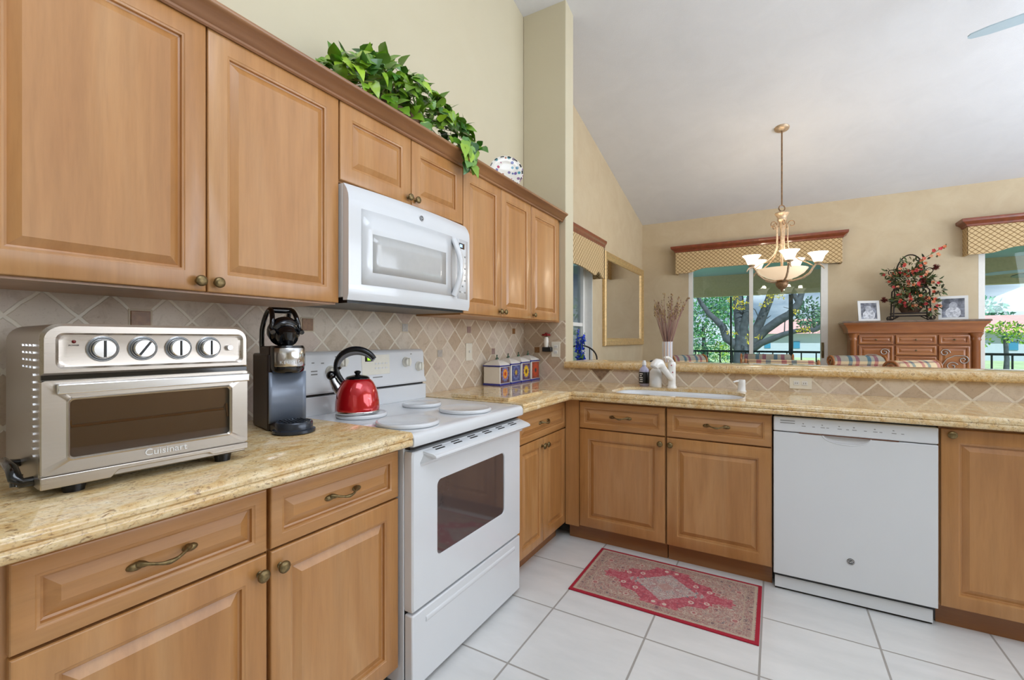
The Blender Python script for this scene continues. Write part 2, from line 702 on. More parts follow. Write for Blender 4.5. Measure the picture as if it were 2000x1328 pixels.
def frame_x(d):
    """panel map for a face looking along -y: u runs along x, v up, depth out"""
    return lambda u, v, w: (u, d - w, v)


# ------------------------------------------------------------------ cabinet joinery
def raised_panel(mp, u0, u1, v0, v1, rail, flip):
    """raised-panel front: square edge, moulded frame, sunk field with a bevelled centre"""
    t = 0.02
    rs = [(0, 0), (0, t - 0.004), (0.0015, t - 0.0015), (0.005, t), (rail - 0.004, t), (rail - 0.001, t - 0.002),
          (rail + 0.003, t - 0.003), (rail + 0.0045, t - 0.0105), (rail + 0.009, t - 0.012),
          (rail + 0.030, t - 0.0025), (rail + 0.034, t - 0.0035)]
    mb = MB()
    loops = []
    for ins, d in rs:
        l = [mp(u0 + ins, v0 + ins, d), mp(u1 - ins, v0 + ins, d), mp(u1 - ins, v1 - ins, d), mp(u0 + ins, v1 - ins, d)]
        if flip:
            l.reverse()
        loops.append(l)
    mb.rings(loops)
    return mb


def knob(mp, u, v, d0, parent, r=0.0155):
    mb = MB()
    prof = [(0.008, 0.0), (0.008, 0.002), (0.005, 0.004), (0.005, 0.012), (0.009, 0.015), (r, 0.018), (r, 0.022),
            (r * 0.8, 0.0255), (r * 0.45, 0.027), (0.0, 0.0275)]
    loops = []
    n = 18
    for rr, w in prof:
        loops.append([mp(u + rr * math.cos(2 * PI * i / n), v + rr * math.sin(2 * PI * i / n), d0 + w) for i in range(n)])
    mb.rings(loops, True, False)
    o = mb.build('knob', M['bronze'], parent, smooth=50, fix=True)
    o['label'] = 'aged bronze round knob'
    return o


def pull(mp, u, v, d0, parent, half=0.045):
    pts = []
    rad = []
    for i in range(17):
        s = -1 + 2 * i / 16
        a = abs(s)
        w = 0.024 * (1 - a ** 2.6) + 0.005
        pts.append(mp(u + half * s, v - 0.004 * math.cos(s * PI), d0 + w))
        rad.append(0.0055 - 0.0022 * math.sin(a * PI) + (0.0022 if a > 0.8 else 0))
    mb = MB()
    mb.tube(pts, rad, 8)
    for s in (-1, 1):
        loops = []
        for rr, w in ((0.011, 0.0), (0.010, 0.004), (0.006, 0.0075), (0.0, 0.008)):
            loops.append([mp(u + s * (half + 0.004) + 1.5 * rr * math.cos(2 * PI * i / 12), v + 0.8 * rr * math.sin(2 * PI * i / 12), d0 + w)
                          for i in range(12)])
        mb.rings(loops, True, False)
    o = mb.build('handle', M['bronze'], parent, smooth=60, fix=True)
    o['label'] = 'aged bronze arched pull'
    return o


def door(mp, u0, u1, v0, v1, parent, name='door', rail=0.058, m=None, flip=False, kn=None, pl=False):
    o = raised_panel(mp, u0, u1, v0, v1, rail, flip).build(name, m or M['wood'], parent, smooth=25)
    if kn:
        knob(mp, kn[0], kn[1], 0.02, o)
    if pl:
        pull(mp, (u0 + u1) / 2, (v0 + v1) / 2, 0.016, o)
    return o


# ------------------------------------------------------------------ room shell
YB = 6.955          # far wall of the dining room
CY = 1.5            # ridge of the vault
SL = 0.2247


def ceil_z(y):
    return 2.958 + SL * (YB - y) if y >= CY else 2.958 + SL * (YB - CY) - 0.24 * (CY - y)


XR = 6.3
YR = -3.3
mb = MB()
mb.box(-0.2, XR + 0.2, YR - 0.2, YB + 0.15, -0.12, 0.0)
struct(mb.build('floor', M['floor'], smooth=0))

mb = MB()
for ya, yb in ((YR - 0.15, CY), (CY, YB + 0.15)):
    za, zb = ceil_z(ya), ceil_z(yb)
    mb.add([(-0.2, ya, za), (XR + 0.2, ya, za), (XR + 0.2, yb, zb), (-0.2, yb, zb),
            (-0.2, ya, za + 0.15), (XR + 0.2, ya, za + 0.15), (XR + 0.2, yb, zb + 0.15), (-0.2, yb, zb + 0.15)],
           [(0, 3, 2, 1), (4, 5, 6, 7), (0, 1, 5, 4), (3, 7, 6, 2), (0, 4, 7, 3), (1, 2, 6, 5)])
struct(mb.build('ceiling', M['ceiling'], smooth=0))

# left wall of the kitchen, up to the rake of the vault
mb = MB()
mb.prism([(YR, -0.02), (3.25, -0.02), (3.25, ceil_z(3.25) + 0.1), (CY, ceil_z(CY) + 0.1), (YR, ceil_z(YR) + 0.1)], 'x', -0.16, 0.0)
struct(mb.build('wall_left', M['wall'], smooth=0))
# short return wall at the end of the cabinets
YS = 3.182
mb = MB()
mb.prism([(YS, 0.0), (YS + 0.15, 0.0), (YS + 0.15, ceil_z(YS + 0.15) + 0.08), (YS, ceil_z(YS) + 0.08)], 'x', 0.0, 0.37)
struct(mb.build('wall_return', M['wall'], bevel=0.006))
# left wall of the dining room, with the window opening
WY0, WY1, WZ0, WZ1 = 3.62, 4.77, 0.55, 2.12
mb = MB()
yo = 3.25
mb.prism([(yo, -0.02), (WY0, -0.02), (WY0, ceil_z(WY0) + 0.1), (yo, ceil_z(yo) + 0.1)], 'x', -0.16, 0.0)
mb.prism([(WY1, -0.02), (YB, -0.02), (YB, ceil_z(YB) + 0.1), (WY1, ceil_z(WY1) + 0.1)], 'x', -0.16, 0.0)
mb.box(-0.16, 0.0, WY0, WY1, -0.02, WZ0)
mb.prism([(WY0, WZ1), (WY1, WZ1), (WY1, ceil_z(WY1) + 0.1), (WY0, ceil_z(WY0) + 0.1)], 'x', -0.16, 0.0)
struct(mb.build('wall_dining', M['wall_tan'], smooth=0))
# far wall with two sliding door openings
DO = [(0.66, 2.325), (3.70, 5.40)]
DH = 2.43
mb = MB()
xs = [-0.2] + [v for d in DO for v in d] + [XR + 0.2]
for i in range(0, len(xs), 2):
    mb.box(xs[i], xs[i + 1], YB, YB + 0.15, -0.02, 3.0)
for a, b in DO:
    mb.box(a, b, YB, YB + 0.15, DH, 3.0)
struct(mb.build('wall_back', M['wall_tan'], smooth=0))
mb = MB()
mb.prism([(YR, -0.02), (YB + 0.15, -0.02), (YB + 0.15, ceil_z(YB) + 0.1), (CY, ceil_z(CY) + 0.1), (YR, ceil_z(YR) + 0.1)], 'x', XR, XR + 0.16)
struct(mb.build('wall_right', M['wall_tan'], smooth=0))
mb = MB()
mb.box(-0.2, XR + 0.2, YR - 0.16, YR, -0.02, ceil_z(YR) + 0.1)
struct(mb.build('wall_rear', M['wall'], smooth=0))

GL = pane('door_glass', (0.85, 0.93, 0.94, 1), 0.09)


# sliding glass doors in the far wall
def slider(idx, a, b, handle):
    fr = MB()
    y0, y1 = YB + 0.03, YB + 0.10
    for x0, x1 in ((a, a + 0.055), (b - 0.075, b)):
        fr.box(x0, x1, y0 - 0.03, y1, 0.0, DH)
    fr.box(a, b, y0, y1, DH - 0.06, DH)
    fr.box(a, b, y0, y1, 0.0, 0.05)
    mid = a + (b - a) * 0.482
    fr.box(mid - 0.024, mid + 0.024, y0 + 0.005, y1 - 0.01, 0.05, DH - 0.06)
    o = struct(fr.build('window_%d' % idx, M['white_paint'], bevel=0.003))
    g = MB()
    g.box(a + 0.05, mid, y0 + 0.045, y0 + 0.051, 0.05, DH - 0.06)
    g.build('glass_pane', GL, o, smooth=0)
    g = MB()
    g.box(mid, b - 0.07, y0 + 0.025, y0 + 0.031, 0.05, DH - 0.06)
    g.build('glass_pane', GL, o, smooth=0)
    if handle:
        h = MB()
        hx0 = b - 0.055
        h.tube([(hx0, y0 - 0.03, 1.0), (hx0, y0 - 0.062, 1.02), (hx0, y0 - 0.066, 1.08), (hx0, y0 - 0.062, 1.14), (hx0, y0 - 0.03, 1.16)], 0.008, 8)
        h.box(hx0 - 0.014, hx0 + 0.014, y0 - 0.034, y0 - 0.028, 0.98, 1.18)
        h.build('handle', M['bronze'], o, smooth=50)


slider(1, DO[0][0], DO[0][1], True)
slider(2, DO[1][0], DO[1][1], True)
# window in the left dining wall, set back in its reveal
fr = MB()
for y0, y1 in ((WY0, WY0 + 0.05), (WY1 - 0.055, WY1)):
    fr.box(-0.15, -0.085, y0, y1, WZ0, WZ1)
for z0, z1 in ((WZ0, WZ0 + 0.05), (WZ1 - 0.05, WZ1), (1.36, 1.40)):
    fr.box(-0.145, -0.095, WY0 + 0.04, WY1 - 0.04, z0, z1)
fr.box(-0.14, -0.10, 4.17, 4.20, WZ0 + 0.04, WZ1 - 0.04)
o = struct(fr.build('window_3', M['white_paint'], bevel=0.003))
g = MB()
g.box(-0.125, -0.12, WY0 + 0.04, WY1 - 0.04, WZ0 + 0.04, WZ1 - 0.04)
g.build('glass_pane', GL, o, smooth=0)
sb = MB()
sb.box(-0.09, 0.03, WY0 - 0.03, WY1 + 0.03, WZ0 - 0.03, WZ0)
sb.build('window_sill', M['white_paint'], o, bevel=0.004)
# white reveal lining
rv = MB()
rv.box(-0.09, 0.002, WY1 - 0.012, WY1 + 0.0, WZ0, WZ1)
rv.box(-0.09, 0.002, WY0, WY0 + 0.012, WZ0, WZ1)
rv.build('reveal', M['white_paint'], o)
mb = MB()
mb.box(0.0, 0.014, YS + 0.16, YB - 0.001, 0.0, 0.12)
struct(mb.build('baseboard_left', M['white_paint'], bevel=0.004))
mb = MB()
for i in range(0, len(xs), 2):
    mb.box(max(0.015, xs[i]), min(XR, xs[i + 1]), YB - 0.014, YB, 0.0, 0.12)
struct(mb.build('baseboard_back', M['white_paint'], bevel=0.004))

# knee wall carrying the raised bar
mb = MB()
mb.box(0.372, 3.25, YS, YS + 0.15, 0.0, 1.0)
struct(mb.build('wall_peninsula', M['wall_tan'], smooth=0))

# stone backsplash: behind the counters, round the return wall and along the knee wall
ZC = 0.905
def accent(parent, ax, u, z, d, mt, s=0.030):
    mb = MB()
    mb.m = 0
    g = s + 0.006
    if ax == 1:
        mb.box(d - 0.001, d + 0.0015, u - g, u + g, z - g, z + g)
        mb.m = 1
        mb.box(d, d + 0.004, u - s, u + s, z - s, z + s)
    else:
        mb.box(u - g, u + g, d - 0.0015, d + 0.001, z - g, z + g)
        mb.m = 1
        mb.box(u - s, u + s, d - 0.004, d, z - s, z + s)
    o = mb.build('accent_tile', [M['grout'], mt], parent, bevel=0.0015)
    return o


M['grout'] = plain('grout', 'CDBFA9', 0.8)
mb = MB()
mb.box(0.0, 0.009, -0.9, YS, ZC - 0.02, 1.36)
sp = struct(mb.build('backsplash_left', M['splash_y'], smooth=0))
for y, z, k in ((0.645, 1.28, 'brown'), (1.237, 1.28, 'brown'), (1.829, 1.28, 'grey'), (2.421, 1.28, 'rose'), (3.009, 1.28, 'brown'),
                (2.717, 1.132, 'rose'), (2.125, 1.132, 'grey'), (0.053, 1.28, 'brown')):
    accent(sp, 1, y, z, 0.009, M['accent_' + k], 0.021 if y > 1.5 else 0.026)
mb = MB()
mb.box(0.009, 0.37, YS - 0.009, YS, ZC - 0.02, 1.36)
mb.box(0.37, 3.25, YS - 0.009, YS, ZC - 0.02, 1.005)
sp2 = struct(mb.build('backsplash_peninsula', M['splash_x'], smooth=0))
mb = MB()
mb.prism([(0.575, 1.0), (0.725, 1.0), (0.65, 0.918)], 'y', YS - 0.0105, YS - 0.009)
mb.build('dark_tile', plain('dark_stone', '8C7560', 0.45, var=0.3, scale=50), sp2)
accent(sp2, 0, 0.130, 1.135, YS - 0.009, M['accent_brown'], 0.022)


# ------------------------------------------------------------------ upper cabinets
UZ0, UZ1, UX = 1.347, 2.118, 0.318
WOODF = M['wood']


def upper(label, y0, y1, z0, doors, carc_y1=None):
    t = thing('upper_cabinet', label, 'cabinet', (0.009, y0, z0), 0, 'wall cabinets over the left counter')
    inv = Matrix.Translation((-0.009, -y0, -z0))
    mb = MB(inv)
    ye = carc_y1 or y1
    mb.box(0.010, UX, y0 + 0.0015, ye - 0.0015, z0, UZ1 + 0.03)
    mb.build('carcass', M['wood_in'], t)
    f = frame_y(UX - 0.009)
    mp = lambda u, v, w: (UX - 0.009 + 0.0005 + w, u - y0, v - z0)
    for a, b, side in doors:
        ku = b - 0.024 if side == 'r' else a + 0.024
        door(mp, a + 0.002, b - 0.002, z0 + 0.006, UZ1 - 0.002, t, kn=(ku, z0 + 0.034), rail=0.058 if b - a > 0.3 else 0.052)
    return t


upper('maple double wall cabinet nearest the camera, above the toaster oven', 0.222, 1.137, UZ0, [(0.222, 0.681, 'r'), (0.681, 1.137, 'l')])
upper('short maple double wall cabinet directly above the white microwave', 1.139, 1.914, 1.812, [(1.139, 1.526, 'r'), (1.526, 1.914, 'l')])
upper('maple double wall cabinet just right of the microwave', 1.916, 2.678, UZ0, [(1.916, 2.296, 'r'), (2.296, 2.678, 'l')])
upper('narrow maple single-door wall cabinet at the far end by the cream return wall', 2.680, 3.178, UZ0, [(2.680, 3.118, 'l')])

# crown moulding along the cabinet tops, returned at the far end and the near end
prof = [(0.0, 0.0), (0.004, 0.0), (0.008, 0.004), (0.008, 0.011), (0.013, 0.014), (0.018, 0.022), (0.028, 0.034), (0.040, 0.043),
        (0.046, 0.045), (0.050, 0.050), (0.050, 0.058), (0.0, 0.058)]
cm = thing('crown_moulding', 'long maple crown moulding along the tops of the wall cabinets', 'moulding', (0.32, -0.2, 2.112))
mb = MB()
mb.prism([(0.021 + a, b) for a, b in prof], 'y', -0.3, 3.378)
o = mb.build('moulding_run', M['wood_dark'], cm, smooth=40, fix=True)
# top boards that close the cabinets
mb = MB()
mb.box(-0.308, 0.021, -0.3, 3.378, 0.038, 0.050)
mb.build('top_board', M['wood_in'], cm)

# ------------------------------------------------------------------ base cabinets, left run (fronts look along +x)
BX = 0.622       # carcass face
def base_left(label, y0, y1, cols, filler=None):
    t = thing('base_cabinet', label, 'cabinet', (0.009, y0, 0.0), 0, 'base cabinets under the left counter')
    inv = Matrix.Translation((-0.009, -y0, 0))
    mb = MB(inv)
    mb.box(0.01, BX, y0 + 0.0015, y1 - 0.0015, 0.095, 0.856)
    if filler:
        mb.box(BX, BX + 0.018, filler[0], filler[1], 0.095, 0.856)
    mb.build('carcass', M['wood_in'], t)
    mb = MB(inv)
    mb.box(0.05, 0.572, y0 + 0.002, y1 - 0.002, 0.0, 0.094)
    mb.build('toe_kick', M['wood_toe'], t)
    mp = lambda u, v, w: (BX - 0.009 + 0.0005 + w, u - y0, v)
    for a, b, kind, side in cols:
        if kind == 'drawer':
            door(mp, a + 0.002, b - 0.002, 0.681, 0.838, t, 'drawer', rail=0.034, m=M['wood_y'], pl=True)
        else:
            ku = b - 0.022 if side == 'r' else a + 0.026
            door(mp, a + 0.002, b - 0.002, 0.10, 0.675, t, kn=(ku, 0.632), rail=0.058 if b - a > 0.3 else 0.045)
    return t


base_left('maple base cabinet under the toaster oven, at the left edge of the photo', 0.215, 0.679, [(0.228, 0.676, 'drawer', ''), (0.228, 0.676, 'door', 'r')],)
base_left('maple base cabinet between the toaster oven cabinet and the range', 0.681, 1.136, [(0.682, 1.136, 'drawer', ''), (0.682, 1.136, 'door', 'l')])
base_left('maple base cabinet between the range and the inner corner', 1.905, 2.56, [(1.96, 2.558, 'drawer', ''), (1.96, 2.248, 'door', 'r'), (2.248, 2.558, 'door', 'l')])

# ------------------------------------------------------------------ base cabinets, peninsula (fronts look along -y)
PY = 2.562
def base_pen(label, x0, x1, cols, full=False, face=None):
    t = thing('base_cabinet', label, 'cabinet', (x0, PY, 0.0), 0, 'base cabinets of the peninsula')
    inv = Matrix.Translation((-x0, -PY, 0))
    mb = MB(inv)
    low = 0.68 if not full else 0.856
    mb.box(x0 + 0.0015, x1 - 0.0015, PY, 3.17, 0.095, low)
    if not full:
        mb.box(x0 + 0.0015, x1 - 0.0015, PY, PY + 0.018, low, 0.856)
    if face:
        mb.box(face[0], face[1], PY - 0.02, PY, 0.095, 0.856)
    mb.build('carcass', M['wood_in'], t)
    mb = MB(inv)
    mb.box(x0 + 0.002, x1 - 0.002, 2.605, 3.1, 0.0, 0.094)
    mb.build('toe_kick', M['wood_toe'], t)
    mp = lambda u, v, w: (u - x0, -0.0005 - w, v)
    for a, b, kind, side in cols:
        if kind == 'drawer':
            door(mp, a + 0.002, b - 0.002, 0.690, 0.843, t, 'drawer', rail=0.034, m=M['wood_x'], pl=True, flip=False)
        elif kind == 'tall':
            door(mp, a + 0.002, b - 0.002, 0.10, 0.843, t, kn=(a + 0.033, 0.822), flip=False)
        else:
            ku = b - 0.026 if side == 'r' else a + 0.022
            door(mp, a + 0.002, b - 0.002, 0.104, 0.683, t, kn=(ku, 0.648), flip=False)
    return t


base_pen('maple sink base cabinet in the inner corner, left of the peninsula pair', 0.645, 1.235, [(0.734, 1.233, 'drawer', ''), (0.734, 1.233, 'door', 'r')], face=(0.646, 0.733))
base_pen('maple sink base cabinet directly left of the white dishwasher', 1.236, 1.738, [(1.238, 1.736, 'drawer', ''), (1.238, 1.736, 'door', 'l')])
base_pen('maple base cabinet with one tall door right of the dishwasher', 2.344, 2.86, [(2.348, 2.858, 'tall', 'l')], full=True)
base_pen('maple base cabinet past the tall-door cabinet at the peninsula end', 2.862, 3.24, [(2.864, 3.238, 'tall', 'l')], full=True)

# ------------------------------------------------------------------ granite tops
EX, EY, ZB = 0.702, 2.498, 0.858


def edge_profile(e):
    """section of the laminated edge, from wall side out to the nose, as (out, z)"""
    return [(e - 0.05, ZB), (e - 0.004, ZB), (e, ZB + 0.004), (e + 0.002, ZB + 0.012), (e, ZB + 0.021), (e - 0.003, ZB + 0.0235),
            (e + 0.001, ZB + 0.026), (e + 0.002, ZB + 0.036), (e - 0.002, ZC - 0.004), (e - 0.008, ZC), (e - 0.05, ZC)]


mb = MB()
mb.prism([(0.0095, ZB + 0.001), (0.652, ZB + 0.001)] + [(a, b) for a, b in edge_profile(EX)][1:-1] + [(0.0095, ZC)], 'y', 0.205, 1.138)
tag(mb.build('countertop', M['granite'], smooth=50, fix=True), 'gold granite countertop under the toaster oven, left of the range', 'countertop', 'granite countertops')

# L-shaped top: short left leg past the range, then the peninsula with the sink cut-out
mb = MB()
pr = edge_profile(EX)
mb.prism([(0.0095, ZB + 0.001)] + pr[1:-1] + [(0.0095, ZC)], 'y', 1.905, EY)
# corner block
mb.box(0.0095, EX - 0.004, EY, YS - 0.0095, ZB, ZC)
SX0, SX1, SY0, SY1 = 0.885, 1.605, 2.585, 2.985
def top_slab(x0, x1, y0):
    mb.box(x0, x1, y0, YS - 0.0095, ZB, ZC)
prx = [(EY + 0.05 - (a - (EX - 0.05)), b) for a, b in edge_profile(EX)]
PX1 = 3.27
top = [(a, b) for a, b in prx]
mb.prism(top, 'x', EX - 0.01, PX1)
yi = EY + 0.05
mb.box(EX - 0.004, SX0 - 0.06, yi, YS - 0.0095, ZB, ZC)
mb.box(SX1 + 0.06, PX1, yi, YS - 0.0095, ZB, ZC)
hole = rrect(SX0, SX1, SY0, SY1, 0.13, 8)
bx0, bx1, by0, by1 = SX0 - 0.06, SX1 + 0.06, yi, YS - 0.0095
def outer(p):
    cx, cy = (bx0 + bx1) / 2, (by0 + by1) / 2
    hx_, hy_ = (bx1 - bx0) / 2, (by1 - by0) / 2
    cxs, cys = (SX0 + SX1) / 2, (SY0 + SY1) / 2
    dx, dy = (p[0] - cxs) / ((SX1 - SX0) / 2), (p[1] - cys) / ((SY1 - SY0) / 2)
    s = 1 / max(abs(dx), abs(dy))
    return (cx + dx * s * hx_, cy + dy * s * hy_)
ol = [outer(p) for p in hole]
k = len(hole)
ZH = ZC - 0.018
mb.rings([[(p[0], p[1], ZH) for p in ol], [(p[0], p[1], ZC) for p in ol], [(p[0], p[1], ZC) for p in hole], [(p[0], p[1], ZH) for p in hole],
          [(p[0], p[1], ZH) for p in ol]], False, False)
tag(mb.build('countertop', M['granite'], smooth=50, fix=True), 'L-shaped gold granite countertop around the white sink', 'countertop', 'granite countertops')

# raised bar ledge
mb = MB()
bp = [(3.60, 1.003), (3.152, 1.003), (3.146, 1.008), (3.142, 1.018), (3.141, 1.026), (3.142, 1.036), (3.147, 1.045), (3.155, 1.049), (3.60, 1.049)]
mb.prism(bp, 'x', 0.372, 3.30)
tag(mb.build('bar_ledge', M['granite'], smooth=50, fix=True), 'raised gold granite bar ledge running behind the sink', 'ledge')


# ------------------------------------------------------------------ electric range
RY0, RW = 1.143, 0.757
rg = thing('range', 'white freestanding electric range with smoked oven window, red kettle on its top', 'stove', (0.02, RY0, 0.0))
mb = MB()
mb.box(0.0, 0.632, 0.004, RW - 0.004, 0.03, 0.858)
mb.build('body', M['enamel'], rg, bevel=0.003)
# cooktop with rolled front edge
mb = MB()
sec = [(0.05, 0.862), (0.668, 0.851), (0.682, 0.853), (0.685, 0.860), (0.684, 0.884), (0.679, 0.894), (0.668, 0.899), (0.64, 0.901), (0.05, 0.901)]
mb.prism(sec, 'y', 0.0, RW)
mb.build('cooktop', M['enamel'], rg, bevel=0.003, smooth=50, fix=True)
mb = MB()
mb.box(0.625, 0.655, 0.012, RW - 0.012, 0.838, 0.853)
mb.build('door_gap', M['dark_gap'], rg)
# burner covers
for i, (bx, by, br) in enumerate(((0.545, 0.118, 0.118), (0.545, 0.478, 0.116), (0.275, 0.500, 0.093), (0.262, 0.150, 0.102))):
    mb = MB()
    mb.lathe([(br * 0.94, 0.0), (br * 0.985, 0.002), (br, 0.006), (br, 0.011), (br * 0.985, 0.0145), (br * 0.95, 0.0165), (br * 0.90, 0.0145),
              (br * 0.86, 0.0135), (0, 0.014)], 40, (bx, by, 0.9012))
    mb.build('burner_cover', M['enamel'], rg, smooth=50)
# backguard
mb = MB()
mb.prism([(-0.005, 0.90), (0.088, 0.90), (0.088, 0.978), (0.066, 0.978), (0.066, 0.988), (0.090, 0.988), (0.092, 0.996), (0.078, 1.02),
          (0.070, 1.148), (0.062, 1.160), (0.05, 1.165), (-0.005, 1.165)], 'y', 0.012, RW - 0.012)
mb.build('backguard', M['enamel'], rg, bevel=0.003, smooth=40, fix=True)
mb = MB()
mb.box(0.062, 0.0675, 0.016, RW - 0.016, 0.979, 0.987)
mb.build('vent_gap', M['dark_gap'], rg)
TL = math.atan2(0.008, 0.128)
def bgx(z):
    return 0.078 - (z - 1.02) / 0.128 * 0.008
mb = MB()
mb.prism([(bgx(1.048) - 0.004, 1.048), (bgx(1.048) + 0.0015, 1.048), (bgx(1.142) + 0.0015, 1.142), (bgx(1.142) - 0.004, 1.142)], 'y', 0.315, 0.49)
cp = mb.build('control_panel', M['enamel_cream'], rg, bevel=0.001)
mb = MB()
mb.prism([(bgx(1.112), 1.112), (bgx(1.112) + 0.0025, 1.112), (bgx(1.136) + 0.0025, 1.136), (bgx(1.136), 1.136)], 'y', 0.335, 0.385)
mb.build('display_frame', M['black_gloss'], cp)
mb = MB()
mb.prism([(bgx(1.117), 1.117), (bgx(1.117) + 0.003, 1.117), (bgx(1.131) + 0.003, 1.131), (bgx(1.131), 1.131)], 'y', 0.349, 0.376)
mb.build('display', M['lcd_green'], cp)
for j in range(2):
    for i in range(4):
        mb = MB()
        z = 1.078 + j * 0.022
        mb.box(bgx(z) + 0.001, bgx(z) + 0.0026, 0.395 + i * 0.022, 0.409 + i * 0.022, z - 0.004, z + 0.004)
        mb.build('button', M['plastic_white'], cp)
for ky, kz in ((0.145, 1.078), (0.205, 1.118), (0.605, 1.100), (0.700, 1.074)):
    mb = MB()
    x0 = bgx(kz)
    mb.lathe([(0.026, 0.0), (0.026, 0.004), (0.022, 0.006), (0.020, 0.022), (0.017, 0.025), (0, 0.025)], 24, (x0, ky, kz), axis='x')
    mb.box(x0 + 0.02, x0 + 0.031, ky - 0.0055, ky + 0.0055, kz - 0.021, kz + 0.021)
    mb.build('knob', M['enamel_cream'], rg, bevel=0.002)
for (y, z, w) in ((0.055, 1.118, 0.012), (0.05, 1.083, 0.03), (0.05, 1.070, 0.03), (0.10, 1.115, 0.014), (0.17, 1.14, 0.01), (0.64, 1.14, 0.012), (0.38, 1.035, 0.06)):
    mb = MB()
    mb.box(bgx(z), bgx(z) + 0.0008, y, y + w, z - 0.0025, z + 0.0025)
    mb.build('printed_mark', M['grey_print'], rg)

# oven door with window and flange handle
dr = MB()
y0, y1 = 0.006, RW - 0.006
win = rrect(0.135, 0.608, 0.430, 0.707, 0.022, 5)
out = []
cx, cz = 0.3715, 0.5685
for p in win:
    dx, dz = (p[0] - cx) / 0.2365, (p[1] - cz) / 0.1385
    s = 1 / max(abs(dx), abs(dz))
    ox = cx + dx * s * 0.2365
    oz = cz + dz * s * 0.1385
    out.append((y0 + (ox - 0.135) / 0.473 * (y1 - y0), 0.287 + (oz - 0.430) / 0.277 * (0.832 - 0.287)))
xf, xb = 0.672, 0.634
dr.rings([[(xb, a, b) for a, b in out], [(xf - 0.006, a, b) for a, b in out], [(xf, cx + (a - cx) * 0.985, cz + (b - cz) * 0.985) for a, b in out],
          [(xf, a, b) for a, b in win], [(xf - 0.004, cx + (a - cx) * 0.99, cz + (b - cz) * 0.985) for a, b in win]], True, False)
dv = dr.build('oven_door', M['enamel'], rg, smooth=30, fix=True)
g = MB()
g.prism([(cx + (a - cx) * 0.99, cz + (b - cz) * 0.985) for a, b in win], 'x', xf - 0.010, xf - 0.0045)
g.build('window', M['range_glass'], dv, smooth=0)
# handle: full-width flange with a sloping vent face behind it
h = MB()
hp = [(0.640, 0.834), (0.655, 0.833), (0.705, 0.818), (0.716, 0.812), (0.718, 0.804), (0.712, 0.799), (0.700, 0.800), (0.676, 0.785), (0.672, 0.775), (0.640, 0.775)]
h.prism(hp, 'y', 0.045, RW + 0.012)
h.v = [(x, y if x < 0.69 else (0.075 if y < 0.3 else RW + 0.012), z) for x, y, z in h.v]
h.build('handle', M['enamel'], dv, bevel=0.002, smooth=40, fix=True)
for i in range(6):
    mb = MB()
    for r_ in range(2):
        yy = 0.11 + i * 0.105
        sx0 = 0.668 + r_ * 0.014
        z_ = 0.8335 - (sx0 - 0.655) / 0.05 * 0.015
        mb.box(sx0, sx0 + 0.006, yy, yy + 0.05, z_ - 0.002, z_ + 0.0002)
    mb.build('vent_slot', M['dark_gap'], dv)
# storage drawer
mb = MB()
mb.box(0.634, 0.670, 0.006, RW - 0.006, 0.022, 0.277)
wd = mb.build('storage_drawer', M['enamel'], rg, bevel=0.005)
mb = MB()
mb.prism([(0.668, 0.222), (0.6725, 0.228), (0.6745, 0.236), (0.6725, 0.243), (0.668, 0.246)], 'y', 0.075, RW - 0.06)
mb.build('drawer_grip', M['enamel'], wd, smooth=60, fix=True)
mb = MB()
mb.box(0.60, 0.633, 0.008, RW - 0.008, 0.024, 0.29)
mb.build('drawer_gap', M['dark_gap'], rg)
for yy in (0.05, RW - 0.04):
    mb = MB()
    mb.lathe([(0.017, 0.0), (0.017, 0.008), (0.008, 0.010), (0.008, 0.03)], 14, (0.63, yy, 0.0))
    mb.build('foot', M['black'], rg)
for yy in (0.05, RW - 0.04):
    mb = MB()
    mb.lathe([(0.017, 0.0), (0.017, 0.008), (0.008, 0.010), (0.008, 0.03)], 14, (0.08, yy, 0.0))
    mb.build('foot', M['black'], rg)

# ------------------------------------------------------------------ over-the-range microwave
MY0, MYW = 1.143, 0.767
MZ0, MZ1 = 1.364, 1.803
mw = thing('microwave', 'white over-the-range microwave with arched handle and keypad', 'microwave', (0.01, MY0, MZ0))
H_ = MZ1 - MZ0
mb = MB()
mb.box(0.0, 0.338, 0.0, MYW, 0.012, H_)
mb.build('body', M['plastic_white'], mw, bevel=0.002)
mb = MB()
mb.box(0.02, 0.350, 0.012, MYW - 0.03, -0.010, 0.013)
mb.build('vent_base', M['black'], mw)
# bowed front door
def front_x(t, z):
    return 0.372 + 0.022 * (1 - (2 * t - 1) ** 2) - 0.028 * max(0, (z / H_ - 0.86) / 0.14) ** 2 - 0.008 * max(0, (0.08 - z / H_) / 0.08) ** 2
d = MB()
NU, NV = 24, 20
a0, a1 = 0.0, MYW
gr = [[(front_x(i / NU, H_ * j / NV), a0 + (a1 - a0) * i / NU, H_ * j / NV) for i in range(NU + 1)] for j in range(NV + 1)]
vs = [p for row in gr for p in row]
d.add(vs, [(j * (NU + 1) + i, j * (NU + 1) + i + 1, (j + 1) * (NU + 1) + i + 1, (j + 1) * (NU + 1) + i) for j in range(NV) for i in range(NU)])
bk = [(0.341, p[1], p[2]) for p in vs]
rim = [j * (NU + 1) for j in range(NV + 1)] + [NV * (NU + 1) + i for i in range(1, NU + 1)] + [j * (NU + 1) + NU for j in range(NV - 1, -1, -1)] + [i for i in range(NU - 1, 0, -1)]
d.add([vs[i] for i in rim] + [bk[i] for i in rim], [(i, (i + 1) % len(rim), len(rim) + (i + 1) % len(rim), len(rim) + i) for i in range(len(rim))])
d.add([bk[i] for i in rim], [tuple(range(len(rim)))])
dm = d.build('door', M['enamel'], mw, smooth=40, fix=True)
